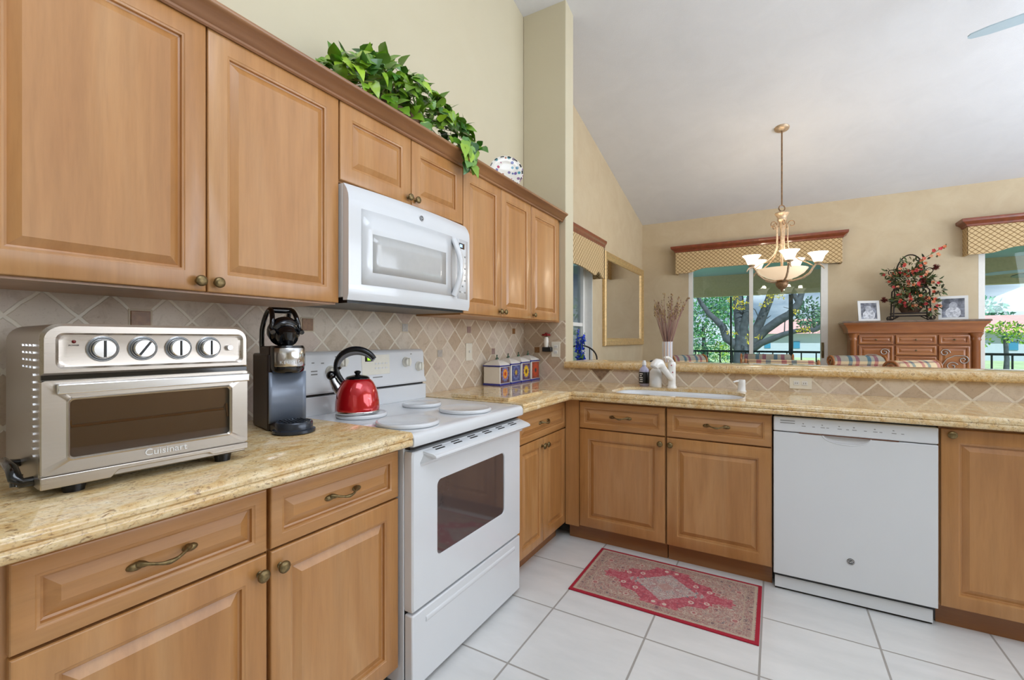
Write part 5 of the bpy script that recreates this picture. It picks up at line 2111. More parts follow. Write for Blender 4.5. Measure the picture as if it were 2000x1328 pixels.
# tiered iron flower stand
fs_ = thing('flower_stand', 'tiered black iron stand filled with red and orange silk flowers on the sideboard', 'flower stand', (3.075, 6.72, 1.4305))
M['iron'] = plain('wrought_iron', '2C211B', 0.5, metal=0.3, var=0.3)
mb = MB()
for s in (-1, 1):
    for y in (-0.07, 0.07):
        mb.tube([(s * 0.16, y, 0.055), (s * 0.155, y, 0.20), (s * 0.150, y, 0.34), (s * 0.12, y, 0.375)], 0.0075, 6)
        sp_ = [(s * (0.175 + 0.026 * (1 - 0.6 * i / 16) * math.cos(-0.5 * PI + 1.4 * 2 * PI * i / 16)), y, 0.032 + 0.026 * (1 - 0.6 * i / 16) * math.sin(-0.5 * PI + 1.4 * 2 * PI * i / 16)) for i in range(17)]
        mb.tube([(s * 0.10, y, 0.055)] + sp_, 0.005, 6)
    mb.tube([(s * 0.16, -0.07, 0.06), (s * 0.16, 0.07, 0.06)], 0.006, 6)
    mb.tube([(s * 0.13, -0.07, 0.37), (s * 0.13, 0.07, 0.37)], 0.006, 6)
for y in (-0.07, 0.07):
    for z, w_ in ((0.055, 0.17), (0.085, 0.17), (0.375, 0.14)):
        mb.tube([(-w_, y, z), (w_, y, z)], 0.006, 6)
mb.tube([(0.13 * math.cos(PI * i / 18), 0, 0.50 + 0.25 * math.sin(PI * i / 18)) for i in range(19)], 0.0075, 6)
mb.tube([(-0.13, 0, 0.50), (-0.14, 0, 0.375)], 0.0075, 6)
mb.tube([(0.13, 0, 0.50), (0.14, 0, 0.375)], 0.0075, 6)
for s in (-1, 1):
    mb.tube([(s * (0.165 + 0.03 * math.cos(2.4 * PI * i / 16)), 0, 0.56 + 0.03 * math.sin(2.4 * PI * i / 16)) for i in range(17)], 0.0045, 6)
mb.build('frame', M['iron'], fs_, smooth=60)
mb = MB()
mb.lathe([(0.0, 0.0), (0.05, 0.0), (0.075, 0.06), (0.08, 0.10), (0.07, 0.10), (0, 0.08)], 20, (0, 0, 0.088), sx=1.5)
mb.build('basket', plain('moss_basket', '4B3320', 0.8, var=0.4, scale=60), fs_, smooth=50)
random.seed(5)
gl_, st_ = MB(), MB()
FLW, POM = [], []
def spray(c, rad, nl, nf):
    for i in range(nl):
        v = rv()
        p_ = Vector(c) + Vector((v.x * rad[0], v.y * rad[1], v.z * rad[2])) * random.uniform(0.5, 1)
        leaf(gl_, p_, v + rv(0.6), rv(), random.uniform(0.035, 0.065), 0.024, 0.2, 0.3, False)
    for i in range(nf):
        v = rv()
        v.y = -abs(v.y)
        p_ = Vector(c) + Vector((v.x * rad[0], v.y * rad[1], v.z * rad[2])) * random.uniform(0.8, 1.1)
        fl_ = MB()
        FLW.append(fl_)
        for k_ in range(5):
            a = 2 * PI * k_ / 5
            leaf(fl_, p_, Vector((math.cos(a), -0.6, math.sin(a))), Vector((0, -1, 0)), 0.020, 0.019, 0.3, 0.3, False)
spray((0, -0.02, 0.46), (0.19, 0.11, 0.12), 430, 26)
spray((0.0, -0.03, 0.60), (0.13, 0.08, 0.10), 90, 12)
spray((0.0, -0.05, 0.235), (0.17, 0.10, 0.085), 330, 24)
spray((0.17, -0.08, 0.15), (0.06, 0.05, 0.09), 35, 8)
spray((-0.19, -0.02, 0.55), (0.05, 0.05, 0.04), 20, 2)
spray((0.235, -0.02, 0.34), (0.05, 0.04, 0.04), 26, 1)
spray((0.20, -0.04, 0.44), (0.05, 0.04, 0.05), 12, 2)
for c in ((-0.235, -0.02, 0.245), (0.215, -0.02, 0.59), (0.085, -0.12, 0.435)):
    bd_ = MB()
    POM.append(bd_)
    for i in range(90):
        v = rv()
        leaf(bd_, Vector(c), v, rv(), 0.040, 0.008, 0.1, 0.1, False)
    st_.tube([(c[0] * 0.4, 0, c[2] - 0.05), c], 0.003, 5)
st_.tube([(0.05, 0, 0.62), (0.12, -0.01, 0.70), (0.21, -0.01, 0.76), (0.30, -0.01, 0.82)], 0.0025, 5)
for x, z in ((0.12, 0.70), (0.09, 0.675), (0.18, 0.715), (0.20, 0.775), (0.235, 0.725), (0.255, 0.79), (0.28, 0.81)):
    spray((x, -0.01, z), (0.008, 0.008, 0.008), 1, 2)
gl_.build('foliage', island('silk_foliage', ['33421F', '4F5E2A', '2A3A2C', '66652F', '3E3520', '5A6B3A'], 0.6), fs_, smooth=60)
fcol = [plain('silk_flower_' + c_, c_, 0.6, var=0.2) for c_ in ('C24A2C', 'B62A2E', 'D9774C', 'A8231F', 'DE9A72', 'C8383C')]
for i, q in enumerate(FLW[:98]):
    q.build('flower', fcol[(i * 7 + i // 3) % 6], fs_, smooth=60)
pmm = island('dark_red_pompom', ['5A1A12', '6E2418', '4A140E'], 0.8)
for q in POM:
    q.build('pompom', pmm, fs_, smooth=60)
st_.build('stems', M['iron'], fs_, smooth=60)

# ------------------------------------------------------------------ dried reeds in a striped vase on the bar
vs_ = thing('reed_vase', 'blue and white vase of dried brown reeds on the bar behind the faucet', 'vase', (1.062, 3.45, 1.0492))
m, n, p = mat('striped_china')
tcx = nd(n, 'ShaderNodeTexCoord')
sp_ = nd(n, 'ShaderNodeSeparateXYZ')
lk(n, tcx.outputs['Object'], sp_.inputs[0])
an = mth(n, 'ARCTAN2', sp_.outputs[1], sp_.outputs[0])
fr_ = mth(n, 'FRACT', mth(n, 'MULTIPLY', an, 1.6))
cr_ = ramp(n, [(0.0, hx('E9EBF0')), (0.40, hx('E9EBF0')), (0.42, hx('5E79B8')), (0.55, hx('6E8AC6')), (0.57, hx('F0EFEA')), (0.80, hx('F0EFEA')), (0.82, hx('9A4A3A')), (0.95, hx('8C4236')), (0.97, hx('E9EBF0'))], fr_)
lk(n, cr_.outputs[0], p.inputs['Base Color'])
p.inputs['Roughness'].default_value = 0.15
mb = MB()
mb.lathe([(0.0, 0.0), (0.034, 0.0), (0.038, 0.006), (0.038, 0.145), (0.040, 0.152), (0.035, 0.152), (0.033, 0.14), (0.033, 0.02), (0, 0.02)], 28)
mb.build('vase', m, vs_, smooth=50)
random.seed(3)
st_, hd_ = MB(), MB()
for i in range(58):
    a = random.uniform(0, 2 * PI)
    rr = random.random() ** 0.6 * 0.140
    zt = random.uniform(0.33, 0.50)
    x, y = rr * math.cos(a), rr * math.sin(a)
    q = [(x * 0.10, y * 0.10, 0.03), (x * 0.28, y * 0.28, 0.16), (x * 0.62, y * 0.62, zt * 0.68), (x + random.uniform(-0.02, 0.02), y, zt)]
    st_.tube(q, [0.0026, 0.0024, 0.002, 0.0012], 5)
    for k_ in range(5):
        t = random.uniform(0.75, 1.0)
        pz = Vector(q[2]).lerp(Vector(q[3]), (t - 0.5) / 0.5)
        hd_.ball(pz + rv(0.008), random.uniform(0.003, 0.0055), 6, 4, (1, 1, 1.5))
st_.build('reeds', island('dried_reeds', ['8A6A62', 'A08478', '946E6C', 'AE9282'], 0.8), vs_, smooth=60)
hd_ = hd_.build('seed_heads', island('seed_heads', ['7E6448', '9E8058', 'B09868', '6A5442'], 0.8), vs_, smooth=60)
hd_['kind'] = 'stuff'

# ------------------------------------------------------------------ iron stand with blue flowers behind the return wall
ist = thing('plant_stand', 'wrought iron plant stand with an arched back by the left dining window', 'plant stand', (0.20, 3.95, 0), R(30))
mb = MB()
for s in (-1, 1):
    for y in (-0.12, 0.12):
        mb.tube([(s * 0.17, y, 0), (s * 0.16, y, 0.84)], 0.008, 6)
mb.tube([(0.16, 0.12, 0.84)] + [(0.16 * math.cos(PI * i / 18), 0.12, 1.03 + 0.13 * math.sin(PI * i / 18)) for i in range(19)] + [(-0.16, 0.12, 0.84)], 0.008, 6)
for x in (-0.09, 0.0, 0.09):
    mb.tube([(x, 0.12, 0.84), (x, 0.12, 1.03 + 0.13 * math.sqrt(1 - (x / 0.16) ** 2))], 0.005, 6)
mb.build('frame', M['iron'], ist, smooth=60)
mb = MB()
mb.box(-0.17, 0.17, -0.13, 0.13, 0.835, 0.85)
mb.build('shelf', M['iron'], ist)
bf = thing('blue_flowers', 'pot of tall deep blue flowers on the iron stand by the window', 'flowers', (0.195, 3.93, 0.8505))
mb = MB()
mb.lathe([(0.0, 0.0), (0.045, 0.0), (0.06, 0.09), (0.052, 0.09), (0, 0.07)], 20)
mb.build('pot', M['china'], bf, smooth=50)
gb, gg = MB(), MB()
for i in range(5):
    x, y = random.uniform(-0.03, 0.03), random.uniform(-0.04, 0.04)
    gg.tube([(x * 0.3, y * 0.3, 0.07), (x, y, 0.24), (x * 1.2, y * 1.2, 0.46 - 0.03 * i)], 0.003, 5)
    for k_ in range(46):
        z = random.uniform(0.10, 0.46 - 0.03 * i)
        leaf(gb, (x + random.uniform(-0.012, 0.012), y, z), rv(), rv(), 0.026, 0.024, 0.2, 0.2)
for i in range(30):
    leaf(gg, (random.uniform(-0.02, 0.02), random.uniform(-0.02, 0.02), random.uniform(0.09, 0.2)), rv() + Vector((0, 0, 0.4)), rv(), 0.05, 0.022, 0.2, 0.3)
gb.build('blossoms', island('blue_blossom', ['1432C0', '1E46D8', '0E2490', '3A62E0'], 0.5), bf, smooth=60)
gg.build('stems', plain('flower_green', '5A8A3A', 0.5), bf, smooth=60)

# ------------------------------------------------------------------ dining chairs
def plaid():
    m, n, p = mat('plaid_fabric')
    t = nd(n, 'ShaderNodeTexCoord')
    sp_ = nd(n, 'ShaderNodeSeparateXYZ')
    lk(n, t.outputs['Object'], sp_.inputs[0])
    u = mth(n, 'FRACT', mth(n, 'MULTIPLY', mth(n, 'ADD', sp_.outputs[0], 3.0), 5.4))
    v = mth(n, 'FRACT', mth(n, 'MULTIPLY', mth(n, 'ADD', mth(n, 'ADD', sp_.outputs[2], sp_.outputs[1]), 3.0), 6.0))
    a = ramp(n, [(0.0, hx('D8C29C')), (0.22, hx('D8C29C')), (0.23, hx('A8484C')), (0.42, hx('B45452')), (0.43, hx('D8C29C')), (0.60, hx('CDB894')), (0.61, hx('4E6E84')), (0.80, hx('587A74')), (0.81, hx('D8C29C'))], u)
    b = ramp(n, [(0.0, hx('E6D6B8')), (0.35, hx('E0CFAE')), (0.36, hx('8E6A6C')), (0.5, hx('8E6A6C')), (0.51, hx('E6D6B8')), (0.75, hx('E0CFAE')), (0.76, hx('6C8494')), (0.9, hx('6C8494')), (0.91, hx('E6D6B8'))], v)
    x = mixc(n, 0.55, a.outputs[0], b.outputs[0], 'MULTIPLY')
    x = mixc(n, 0.25, x, b.outputs[0])
    f = noi(n, objco(n), 300, 2)
    x = mixc(n, 0.25, x, ramp(n, [(0.3, (0.8, 0.8, 0.8, 1)), (0.7, (1, 1, 1, 1))], f).outputs[0], 'MULTIPLY')
    lk(n, x, p.inputs['Base Color'])
    p.inputs['Roughness'].default_value = 0.9
    return m


M['plaid'] = plaid()
M['arm_wood'] = wood('chair_wood', '8A4E22', 'A8662E', 'B87838', 'y', 0.3, 0.4)


def chair(label, x, y, deg):
    """rolled-back upholstered dining chair; faces local +y"""
    t = thing('dining_chair', label, 'chair', (x, y, 0), R(deg - 90), 'plaid dining chairs')
    hw = 0.25
    mb = MB()
    sec = [(-0.22, 0.44), (-0.20, 0.62), (-0.235, 0.86), (-0.265, 0.95)]
    back = [(-0.13, 0.44), (-0.125, 0.62), (-0.155, 0.84)]
    roll = [(-0.255 + 0.062 * math.cos(a), 0.985 + 0.062 * math.sin(a)) for a in [R(-40) + R(265) * i / 12 for i in range(13)]]
    outl = back + roll + list(reversed(sec))
    loops = []
    for s, k_ in ((-hw, 0.93), (-hw + 0.02, 1.0), (-0.08, 1.0), (0.08, 1.0), (hw - 0.02, 1.0), (hw, 0.93)):
        cy_, cz_ = -0.19, 0.75
        loops.append([(s, cy_ + (a - cy_) * k_, cz_ + (b - cz_) * (k_ if b > 0.8 else 1)) for a, b in outl])
    mb.rings(loops)
    mb.build('backrest', M['plaid'], t, smooth=50, fix=True)
    mb = MB()
    lp = []
    for z, i_ in ((0.36, 0.01), (0.37, 0.0), (0.45, 0.0), (0.475, 0.012), (0.482, 0.05)):
        lp.append([(a, b, z) for a, b in rrect(-hw + i_, hw - i_, -0.22 + i_, 0.26 - i_, 0.05, 4)])
    mb.rings(lp)
    mb.build('seat', M['plaid'], t, smooth=50, fix=True)
    for s in (-1, 1):
        mb = MB()
        pts = [(s * (hw + 0.022), 0.20, 0.40), (s * (hw + 0.022), 0.20, 0.60), (s * (hw + 0.026), 0.16, 0.665), (s * (hw + 0.026), 0.0, 0.68), (s * (hw + 0.022), -0.13, 0.70)]
        mb.tube(pts, [0.018, 0.018, 0.022, 0.020, 0.016], 8)
        sc_ = [(s * (hw + 0.012), -0.255 + 0.066 * (1 - 0.7 * i / 20) * math.cos(-0.6 + 1.6 * 2 * PI * i / 20), 0.985 + 0.066 * (1 - 0.7 * i / 20) * math.sin(-0.6 + 1.6 * 2 * PI * i / 20)) for i in range(21)]
        mb.tube([(s * (hw + 0.012), -0.16, 0.70), (s * (hw + 0.012), -0.17, 0.84)] + sc_, 0.011, 8)
        mb.build('arm', M['arm_wood'], t, smooth=60)
    for sx_ in (-1, 1):
        for sy_, yy in ((-1, -0.18), (1, 0.22)):
            mb = MB()
            mb.tube([(sx_ * 0.21, yy, 0.37), (sx_ * 0.212, yy + sy_ * 0.01, 0.2), (sx_ * 0.22, yy + sy_ * 0.05, 0.0)], [0.026, 0.020, 0.016], 10)
            mb.build('leg', M['arm_wood'], t, smooth=60)
    return t


def place(label, bx, by, deg):
    a = R(deg)
    chair(label, bx + 0.25 * math.cos(a), by + 0.25 * math.sin(a), deg)


place('plaid rolled-back dining chair at the left, just right of the reed vase', 0.90, 5.34, -30)
place('plaid dining chair on the far side of the table, in front of the glass door', 1.66, 6.06, -90)
place('plaid dining chair nearest the bar, its blue-grey back low in front of the glass door', 1.79, 4.42, 90)
place('plaid dining chair in front of the left half of the sideboard', 2.50, 6.02, -65)
place('plaid dining chair with a rounded striped back before the middle of the sideboard', 2.72, 4.84, 139)

# ------------------------------------------------------------------ rug
def rugmat(w_, d_):
    m, n, p = mat('persian_rug')
    t = nd(n, 'ShaderNodeTexCoord')
    sp_ = nd(n, 'ShaderNodeSeparateXYZ')
    lk(n, t.outputs['Object'], sp_.inputs[0])
    ax = mth(n, 'ABSOLUTE', sp_.outputs[0])
    ay = mth(n, 'ABSOLUTE', sp_.outputs[1])
    # mirrored pattern space gives the rug its symmetry
    cb = nd(n, 'ShaderNodeCombineXYZ')
    lk(n, ax, cb.inputs[0])
    lk(n, ay, cb.inputs[1])
    f1 = noi(n, cb.outputs[0], 14, 3, 0.6, 2.6)
    f2 = noi(n, cb.outputs[0], 30, 3, 0.6, 2.0)
    fade = noi(n, objco(n), 5, 3, 0.6)
    vo = nd(n, 'ShaderNodeTexVoronoi')
    vo.inputs['Scale'].default_value = 15
    lk(n, cb.outputs[0], vo.inputs['Vector'])

    def steps(fac, cols):
        k = len(cols)
        r = ramp(n, [(0.30 + 0.40 * i / (k - 1), hx(c)) for i, c in enumerate(cols)], fac)
        r.color_ramp.interpolation = 'CONSTANT'
        return r.outputs[0]

    field = steps(f1, ['544C5E', 'B4A494', 'A0504F', 'C6B8A4', '8E6A68', 'BCAC94', '8E3E4C', 'C2B29E'])
    fine = steps(f2, ['5E4E5E', 'B5A596', 'A0605E', 'CABCAA', '824A54', 'C2B29E'])
    x = mixc(n, 0.5, field, fine)
    ros = steps(mth(n, 'ADD', vo.outputs['Distance'], 0.18), ['A83A4C', 'D2C0AE', '9E4858', 'C8B4A2', 'A85660', '8A7A80'])
    x = mixc(n, mth(n, 'LESS_THAN', vo.outputs['Distance'], 0.30), x, mixc(n, 0.55, x, ros))
    # red medallion with a scalloped outline
    md = mth(n, 'ADD', mth(n, 'DIVIDE', ax, 0.31), mth(n, 'DIVIDE', ay, 0.205))
    md = mth(n, 'ADD', md, mth(n, 'MULTIPLY', mth(n, 'SINE', mth(n, 'MULTIPLY', ax, 62.0)), 0.07))
    md = mth(n, 'ADD', md, mth(n, 'MULTIPLY', mth(n, 'SUBTRACT', f1, 0.5), 0.45))
    redf = steps(f2, ['8E4A5C', 'AE3C50', 'B84A5A', 'C4707A', 'B03E52', 'CBA79C'])
    rd2 = mixc(n, mth(n, 'LESS_THAN', mth(n, 'ABSOLUTE', mth(n, 'SUBTRACT', vo.outputs['Distance'], 0.14)), 0.05), redf, hx('D4BFB2'))
    x = mixc(n, mth(n, 'LESS_THAN', md, 1.0), x, rd2)
    mi = mth(n, 'ADD', mth(n, 'DIVIDE', ax, 0.17), mth(n, 'DIVIDE', ay, 0.125))
    mi = mth(n, 'ADD', mi, mth(n, 'MULTIPLY', mth(n, 'SINE', mth(n, 'MULTIPLY', mth(n, 'ADD', ax, ay), 95.0)), 0.10))
    mi = mth(n, 'ADD', mi, mth(n, 'MULTIPLY', mth(n, 'SUBTRACT', f2, 0.5), 0.5))
    inn = steps(f2, ['6E707A', 'BDB4AC', 'A87C7C', 'C8BEB4', '94949A', 'B4808A'])
    x = mixc(n, mth(n, 'LESS_THAN', mi, 1.0), x, inn)
    ctr = mth(n, 'LESS_THAN', mth(n, 'ADD', mth(n, 'DIVIDE', ax, 0.040), mth(n, 'DIVIDE', ay, 0.040)), 1.0)
    x = mixc(n, mth(n, 'MULTIPLY', ctr, 0.7), x, hx('B48A80'))
    # borders by distance to the edge
    e = mth(n, 'MINIMUM', mth(n, 'SUBTRACT', w_ / 2, ax), mth(n, 'SUBTRACT', d_ / 2, ay))
    bd = steps(f2, ['6A5058', 'B09E8C', '9A6A68', 'B8A894', '8C5E62', 'B4A48E'])
    x = mixc(n, mth(n, 'LESS_THAN', e, 0.068), x, mixc(n, 0.75, x, bd))
    x = mixc(n, mth(n, 'MULTIPLY', mth(n, 'LESS_THAN', mth(n, 'ABSOLUTE', mth(n, 'SUBTRACT', e, 0.066)), 0.003), 0.6), x, hx('BCA890'))
    x = mixc(n, mth(n, 'MULTIPLY', mth(n, 'LESS_THAN', mth(n, 'ABSOLUTE', mth(n, 'SUBTRACT', e, 0.024)), 0.005), 0.8), x, hx('C0AE98'))
    x = mixc(n, mth(n, 'MULTIPLY', fade, 0.22), x, hx('AE9288'))
    x = mixc(n, mth(n, 'LESS_THAN', e, 0.016), x, hx('A51C30'))
    lk(n, x, p.inputs['Base Color'])
    p.inputs['Roughness'].default_value = 0.95
    bump(n, p, noi(n, objco(n), 500, 2), 0.3, 0.003)
    return m


RW_, RD_ = 0.815, 0.495
mb = MB()
mb.box(-RW_ / 2, RW_ / 2, -RD_ / 2, RD_ / 2, 0.0005, 0.007)
ro = mb.build('rug', rugmat(RW_, RD_), None, bevel=0.002, loc=(1.2865, 2.285, 0))
tag(ro, 'small red patterned rug on the white floor tiles in front of the sink cabinets', 'rug')


# ------------------------------------------------------------------ covered porch outside the doors
struct_c = plain('porch_concrete', 'B8B2A6', 0.8)
mb = MB()
mb.box(-1.5, 9.0, YB + 0.15, 9.8, -0.14, -0.01)
struct(mb.build('floor_porch', struct_c, smooth=0))
mb = MB()
mb.box(-1.5, 9.0, YB + 0.15, 9.85, 2.455, 2.6)
struct(mb.build('ceiling_porch', plain('porch_ceiling', 'BFE6E6', 0.7, var=0.03), smooth=0))
mb = MB()
mb.box(-1.5, 9.0, 9.56, 9.70, 2.14, 2.455)
mb.box(-1.5, 9.0, 9.55, 9.71, 2.055, 2.14)
struct(mb.build('trim_1', plain('porch_beam', 'DCC496', 0.7), smooth=0))
M['screen_metal'] = plain('screen_metal', '143238', 0.4)
rl = thing('porch_railing', 'dark metal porch railing beyond the glass doors', 'railing', (-1.5, 9.62, 0))
mb = MB()
mb.box(0, 10.5, -0.025, 0.025, 0.975, 1.012)
mb.build('top_rail', M['screen_metal'], rl)
mb = MB()
mb.box(0, 10.5, -0.02, 0.02, 0.08, 0.11)
mb.build('bottom_rail', M['screen_metal'], rl)
pk = None
for i in range(47):
    x = 0.10 + i * 0.222
    if pk is None:
        mb = MB()
        mb.box(-0.010, 0.010, -0.010, 0.010, 0.11, 0.975)
        pk = mb.build('picket', M['screen_metal'], rl)
        pk.location = (x, 0, 0)
    else:
        c = pk.copy()
        C.objects.link(c)
        c.location = (x, 0, 0)
for i, (x, lab) in enumerate(((1.008, 'slim dark porch post behind the left glass panel'), (1.994, 'dark porch post behind the right glass panel'))):
    mb = MB()
    wd_ = 0.016 if i == 0 else 0.034
    mb.box(-wd_, wd_, -0.03, 0.03, 0.0, 2.055)
    o = mb.build('porch_post', M['screen_metal'], None, loc=(x, 9.69, -0.01))
    tag(o, lab, 'post', 'porch posts')
# porch ceiling fan seen through the right-hand door
pf = thing('porch_fan', 'dark ceiling fan on the porch, seen through the right-hand glass door', 'ceiling fan', (4.78, 8.35, 2.12))
mb = MB()
mb.lathe([(0.0, -0.08), (0.07, -0.07), (0.10, -0.02), (0.09, 0.05), (0.03, 0.07), (0, 0.07)], 20)
mb.tube([(0, 0, 0.05), (0, 0, 0.336)], 0.012, 8)
mb.build('motor', plain('fan_dark', '2E3026', 0.5), pf, smooth=50)
for k_ in range(5):
    a = R(178 + 72 * k_)
    D = Vector((math.cos(a), math.sin(a), -0.06))
    S_ = Vector((-math.sin(a), math.cos(a), 0.2))
    e = MB()
    lo_ = []
    for r_, w_ in ((0.08, 0.02), (0.2, 0.05), (0.55, 0.06), (0.62, 0.03)):
        lo_.append([tuple(D * r_ - S_ * w_ + Vector((0, 0, 0.004))), tuple(D * r_ + S_ * w_ + Vector((0, 0, 0.004))), tuple(D * r_ + S_ * w_ - Vector((0, 0, 0.004))), tuple(D * r_ - S_ * w_ - Vector((0, 0, 0.004)))])
    e.rings(lo_)
    e.build('blade', M['screen_metal'] if k_ else M['pale_blue'], pf, smooth=0, fix=True)

# ------------------------------------------------------------------ garden
mb = MB()
mb.box(-60, 80, 9.8, 120, -0.5, -0.15)
lw = mb.build('lawn', plain('lawn_grass', 'B4CC9E', 0.9, var=0.25, scale=2.0), smooth=0)
struct(lw)

M['bark'] = plain('oak_bark', '48505A', 0.9, var=0.35, scale=9, bmp=0.6)
M['oak_leaf'] = island('oak_leaves', ['2F6A58', '3F8662', '4F9A70', '78B878', '387A68', 'A4D078', '4F8E84', '66A868'], 0.5)
M['dark_leaf'] = island('dark_leaves', ['2E5A4C', '40745C', '4F8660', '346258', '78A062'], 0.5)
M['hedge_leaf'] = island('hedge_leaves', ['3E8E78', '52A886', '3A7E70', '64B48A', '469A80'], 0.6)
M['bright_leaf'] = island('bright_leaves', ['8FBF2A', 'A8CC3A', '6FA63A', 'C0D24A', '3C7A4A', '2E6450'], 0.5)
M['yellow'] = island('yellow_bloom', ['D8C414', 'C8B010', 'E6D83A', 'B8A81C'], 0.6)


def clump(mb, c, rad, n, L):
    for i in range(n):
        v = rv()
        p_ = Vector(c) + Vector((v.x * rad[0], v.y * rad[1], v.z * rad[2])) * (random.random() ** 0.4)
        leaf(mb, p_, v + rv(0.8), rv(), L * random.uniform(0.7, 1.3), L * 0.5, 0.15, 0.2, False)


random.seed(21)
tr = thing('oak_tree', 'big spreading dark-barked oak with yellow blossom tufts beyond the porch', 'tree', (1.0, 14.0, -0.15))
limbs = {
    'A': ([(1.0, 14, -0.2), (1.0, 14, 0.44), (0.97, 14, 1.0), (0.96, 14.05, 1.33), (0.89, 14.1, 1.89), (0.84, 14.2, 2.45), (0.8, 14.3, 3.4)], [0.36, 0.28, 0.22, 0.18, 0.15, 0.13, 0.10]),
    'B': ([(1.0, 14, 0.6), (1.13, 14, 1.0), (1.21, 13.95, 1.19), (1.40, 13.9, 1.71), (1.61, 13.85, 2.29), (1.80, 13.8, 3.1)], [0.18, 0.15, 0.13, 0.115, 0.10, 0.07]),
    'C': ([(1.0, 14, 0.7), (1.23, 13.9, 1.14), (1.52, 13.8, 1.47), (1.83, 13.7, 1.72), (2.08, 13.65, 1.88), (2.26, 13.6, 2.15), (2.40, 13.6, 2.7)], [0.16, 0.12, 0.11, 0.11, 0.10, 0.08, 0.06]),
    'D': ([(1.0, 14, 0.8), (1.42, 13.8, 1.12), (1.73, 13.7, 1.26), (1.95, 13.65, 1.36), (2.22, 13.6, 1.44), (2.60, 13.5, 1.46), (2.85, 13.45, 1.66)], [0.13, 0.085, 0.08, 0.07, 0.06, 0.05, 0.035]),
    'E': ([(1.0, 14, 0.7), (0.80, 14.05, 1.08), (0.56, 14.1, 1.24), (0.45, 14.15, 1.58), (0.25, 14.2, 1.80), (0.07, 14.25, 1.98), (-0.15, 14.3, 2.30), (-0.4, 14.4, 2.9)], [0.16, 0.13, 0.11, 0.10, 0.085, 0.075, 0.06, 0.04]),
    'G': ([(0.97, 14, 1.1), (1.0, 13.95, 1.6), (1.09, 13.9, 1.95), (1.16, 13.85, 2.43), (1.2, 13.8, 3.1)], [0.13, 0.11, 0.09, 0.075, 0.05]),
    'H': ([(2.26, 13.6, 2.15), (2.10, 13.6, 2.5), (2.0, 13.6, 3.0)], [0.06, 0.05, 0.03]),
}
for k_, (pts, rad) in limbs.items():
    mb = MB()
    mb.tube([(x - 1.0, y - 14.0, z + 0.15) for x, y, z in pts], rad, 12)
    mb.build('trunk' if k_ == 'A' else 'limb', M['bark'], tr, smooth=60)
mb = MB()
for i in range(26):
    b = random.choice(list(limbs.values()))[0]
    q = Vector(random.choice(b[2:]))
    e_ = q + Vector((random.uniform(-0.5, 0.5), random.uniform(-0.3, 0.3), random.uniform(0.0, 0.6)))
    mid_ = (q + e_) / 2 + rv(0.08)
    mb.tube([tuple(v - Vector((1.0, 14.0, -0.15))) for v in (q, mid_, e_)], [0.018, 0.012, 0.006], 5)
mb.build('twigs', M['bark'], tr, smooth=60)
mb = MB()
for x, z in [(0.69, 2.29), (0.82, 2.33), (0.92, 2.19), (0.96, 2.07), (0.78, 2.1), (0.65, 1.42), (0.78, 1.36), (1.13, 1.3), (1.15, 1.17), (1.63, 2.34), (1.77, 2.35), (1.88, 2.31),
             (1.45, 2.11), (1.59, 2.2), (2.19, 1.92), (2.28, 1.45), (2.37, 1.44), (2.48, 1.47), (1.39, 1.28), (1.05, 2.21)]:
    clump(mb, (x - 1.0, -0.5, z + 0.15), (0.075, 0.06, 0.045), 24, 0.05)
mb.build('blossoms', M['yellow'], tr, smooth=60)
mb = MB()
for c, r_, n_ in (((0.9, 0.6, 3.5), (2.2, 1.2, 0.8), 900), ((1.55, 0.9, 2.05), (0.36, 0.3, 0.48), 520), ((1.85, 0.8, 1.85), (0.2, 0.3, 0.3), 200)):
    clump(mb, c, r_, n_, 0.10)
mb.build('foliage', M['dark_leaf'], tr, smooth=60)


def bush(name, label, cat, loc, blobs, m, L, trunk=None, group=None):
    t = thing(name, label, cat, loc, 0, group)
    mb = MB()
    for c, r_, n_ in blobs:
        clump(mb, c, r_, n_, L)
    mb.build('foliage', m, t, smooth=60)
    mb = MB()
    h_ = trunk or 0.6
    mb.tube([(0, 0, 0), (0.03, 0, h_ * 0.5), (-0.02, 0, h_)], [0.09, 0.07, 0.05], 8)
    mb.build('trunk', M['bark'], t, smooth=60)
    return t


bush('leafy_tree', 'blue-green leafy tree filling the left glass panel', 'tree', (-0.35, 16.5, -0.15),
     [((0.0, 0, 2.2), (0.75, 0.5, 0.75), 900), ((0.45, -0.1, 2.6), (0.5, 0.4, 0.5), 420), ((-0.3, 0, 1.3), (0.6, 0.5, 0.6), 500), ((0.1, 0, 0.7), (0.7, 0.4, 0.5), 360), ((-1.2, 0, 1.8), (0.8, 0.5, 1.3), 700)], M['oak_leaf'], 0.11, 1.8)
bush('garden_shrub', 'bright yellow-green shrub low in the left glass panel', 'shrub', (0.35, 15.6, -0.15),
     [((-0.1, 0, 1.05), (0.26, 0.2, 0.22), 170), ((0.0, 0, 0.5), (0.4, 0.3, 0.5), 260)], M['bright_leaf'], 0.08)
bush('garden_shrub', 'yellow-green leafy shrub against the distant house, right-hand door', 'shrub', (8.6, 22.0, -0.15),
     [((0.0, 0, 1.75), (0.5, 0.4, 0.22), 260), ((0.25, 0, 1.45), (0.4, 0.3, 0.2), 160), ((-0.6, 0, 1.3), (0.25, 0.2, 0.2), 70)], M['bright_leaf'], 0.11, 1.4)
bush('garden_shrub', 'low blue-green shrub at the foot of the oak', 'shrub', (1.15, 15.0, -0.15),
     [((0.1, 0, 0.5), (0.55, 0.3, 0.45), 420)], M['oak_leaf'], 0.09)
random.seed(9)
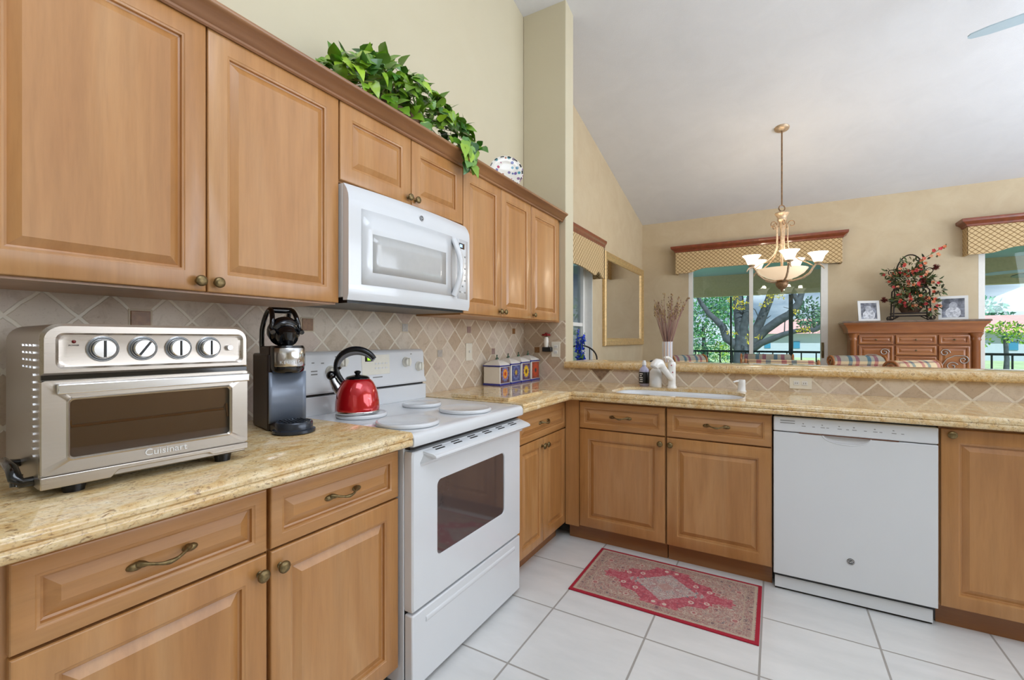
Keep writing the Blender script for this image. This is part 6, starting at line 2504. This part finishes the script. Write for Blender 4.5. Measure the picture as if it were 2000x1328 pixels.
for i in range(6):
    x = 9.0 + i * 4.1
    bush('background_tree', 'rounded green tree in the row behind the distant roofs', 'tree', (x, 52.5, -0.3),
         [((0, 0, 3.0), (1.9, 1.0, 1.0), 300), ((random.uniform(-0.6, 0.6), 0, 4.2), (1.1, 0.8, 0.75), 170)], M['hedge_leaf'], 0.36, 2.6, 'trees behind the distant roofs')
for i in range(6):
    x = -19.0 + i * 3.6
    bush('background_tree', 'green tree of the far row behind the oak and the left glass panel', 'tree', (x, 36.0, -0.3),
         [((0, 0, 2.0), (1.65, 1.0, 1.7), 420), ((random.uniform(-0.4, 0.4), 0, 4.2), (1.2, 0.9, 1.2), 240)], M['oak_leaf'], 0.30, 1.6, 'far trees on the left')

hs = thing('house', 'long grey house with a pink tiled roof far across the lawn', 'house', (8.4, 41.0, -0.3))
mb = MB()
mb.box(-8.2, 12.0, 0, 8, 0, 2.05)
mb.build('wall', plain('house_wall', 'B4BED2', 0.8, var=0.03), hs)
mb = MB()
mb.add([(-8.7, -0.6, 1.98), (12.5, -0.6, 1.98), (12.5, 8.6, 1.98), (-8.7, 8.6, 1.98), (-5.5, 4.0, 3.25), (9.5, 4.0, 3.25)],
       [(0, 1, 5, 4), (1, 2, 5), (2, 3, 4, 5), (3, 0, 4), (0, 3, 2, 1)])
mb.build('roof', plain('pink_roof', 'E8B0B0', 0.8, var=0.08, scale=3), hs, smooth=0)
for i in range(10):
    x = -7.4 + i * 1.95
    for z in (0.55,):
        mb = MB()
        mb.box(x, x + 0.42, -0.05, 0.05, z + 0.3, z + 0.85)
        mb.build('window', plain('house_window', '3F86B0', 0.2) if i == 0 else bpy.data.materials['house_window'], hs)

# patio plant just outside the glass
pp_ = thing('patio_plant', 'blue-green spiky potted plant on the porch, bottom of the left glass panel', 'plant', (0.62, 8.55, -0.0095))
mb = MB()
mb.lathe([(0.0, 0.0), (0.13, 0.0), (0.18, 0.30), (0.19, 0.36), (0.16, 0.36), (0.15, 0.32), (0, 0.32)], 24)
mb.build('pot', plain('dark_pot', '2A3436', 0.5), pp_, smooth=50)
mb = MB()
random.seed(2)
for i in range(70):
    a = random.uniform(0, 2 * PI)
    leaf(mb, (0.02 * math.cos(a), 0.02 * math.sin(a), random.uniform(0.32, 0.85)), Vector((math.cos(a), math.sin(a), random.uniform(0.2, 1.4))), Vector((-math.cos(a) * 0.5, -math.sin(a) * 0.5, 1)), random.uniform(0.18, 0.32), 0.05, 0.3, 0.5, False)
mb.tube([(0, 0, 0.32), (0, 0, 0.86)], 0.02, 8)
mb.build('foliage', island('patio_leaves', ['2A5A78', '1E3E4E', '3E7AA0', '24505E', '35668A'], 0.4), pp_, smooth=60)
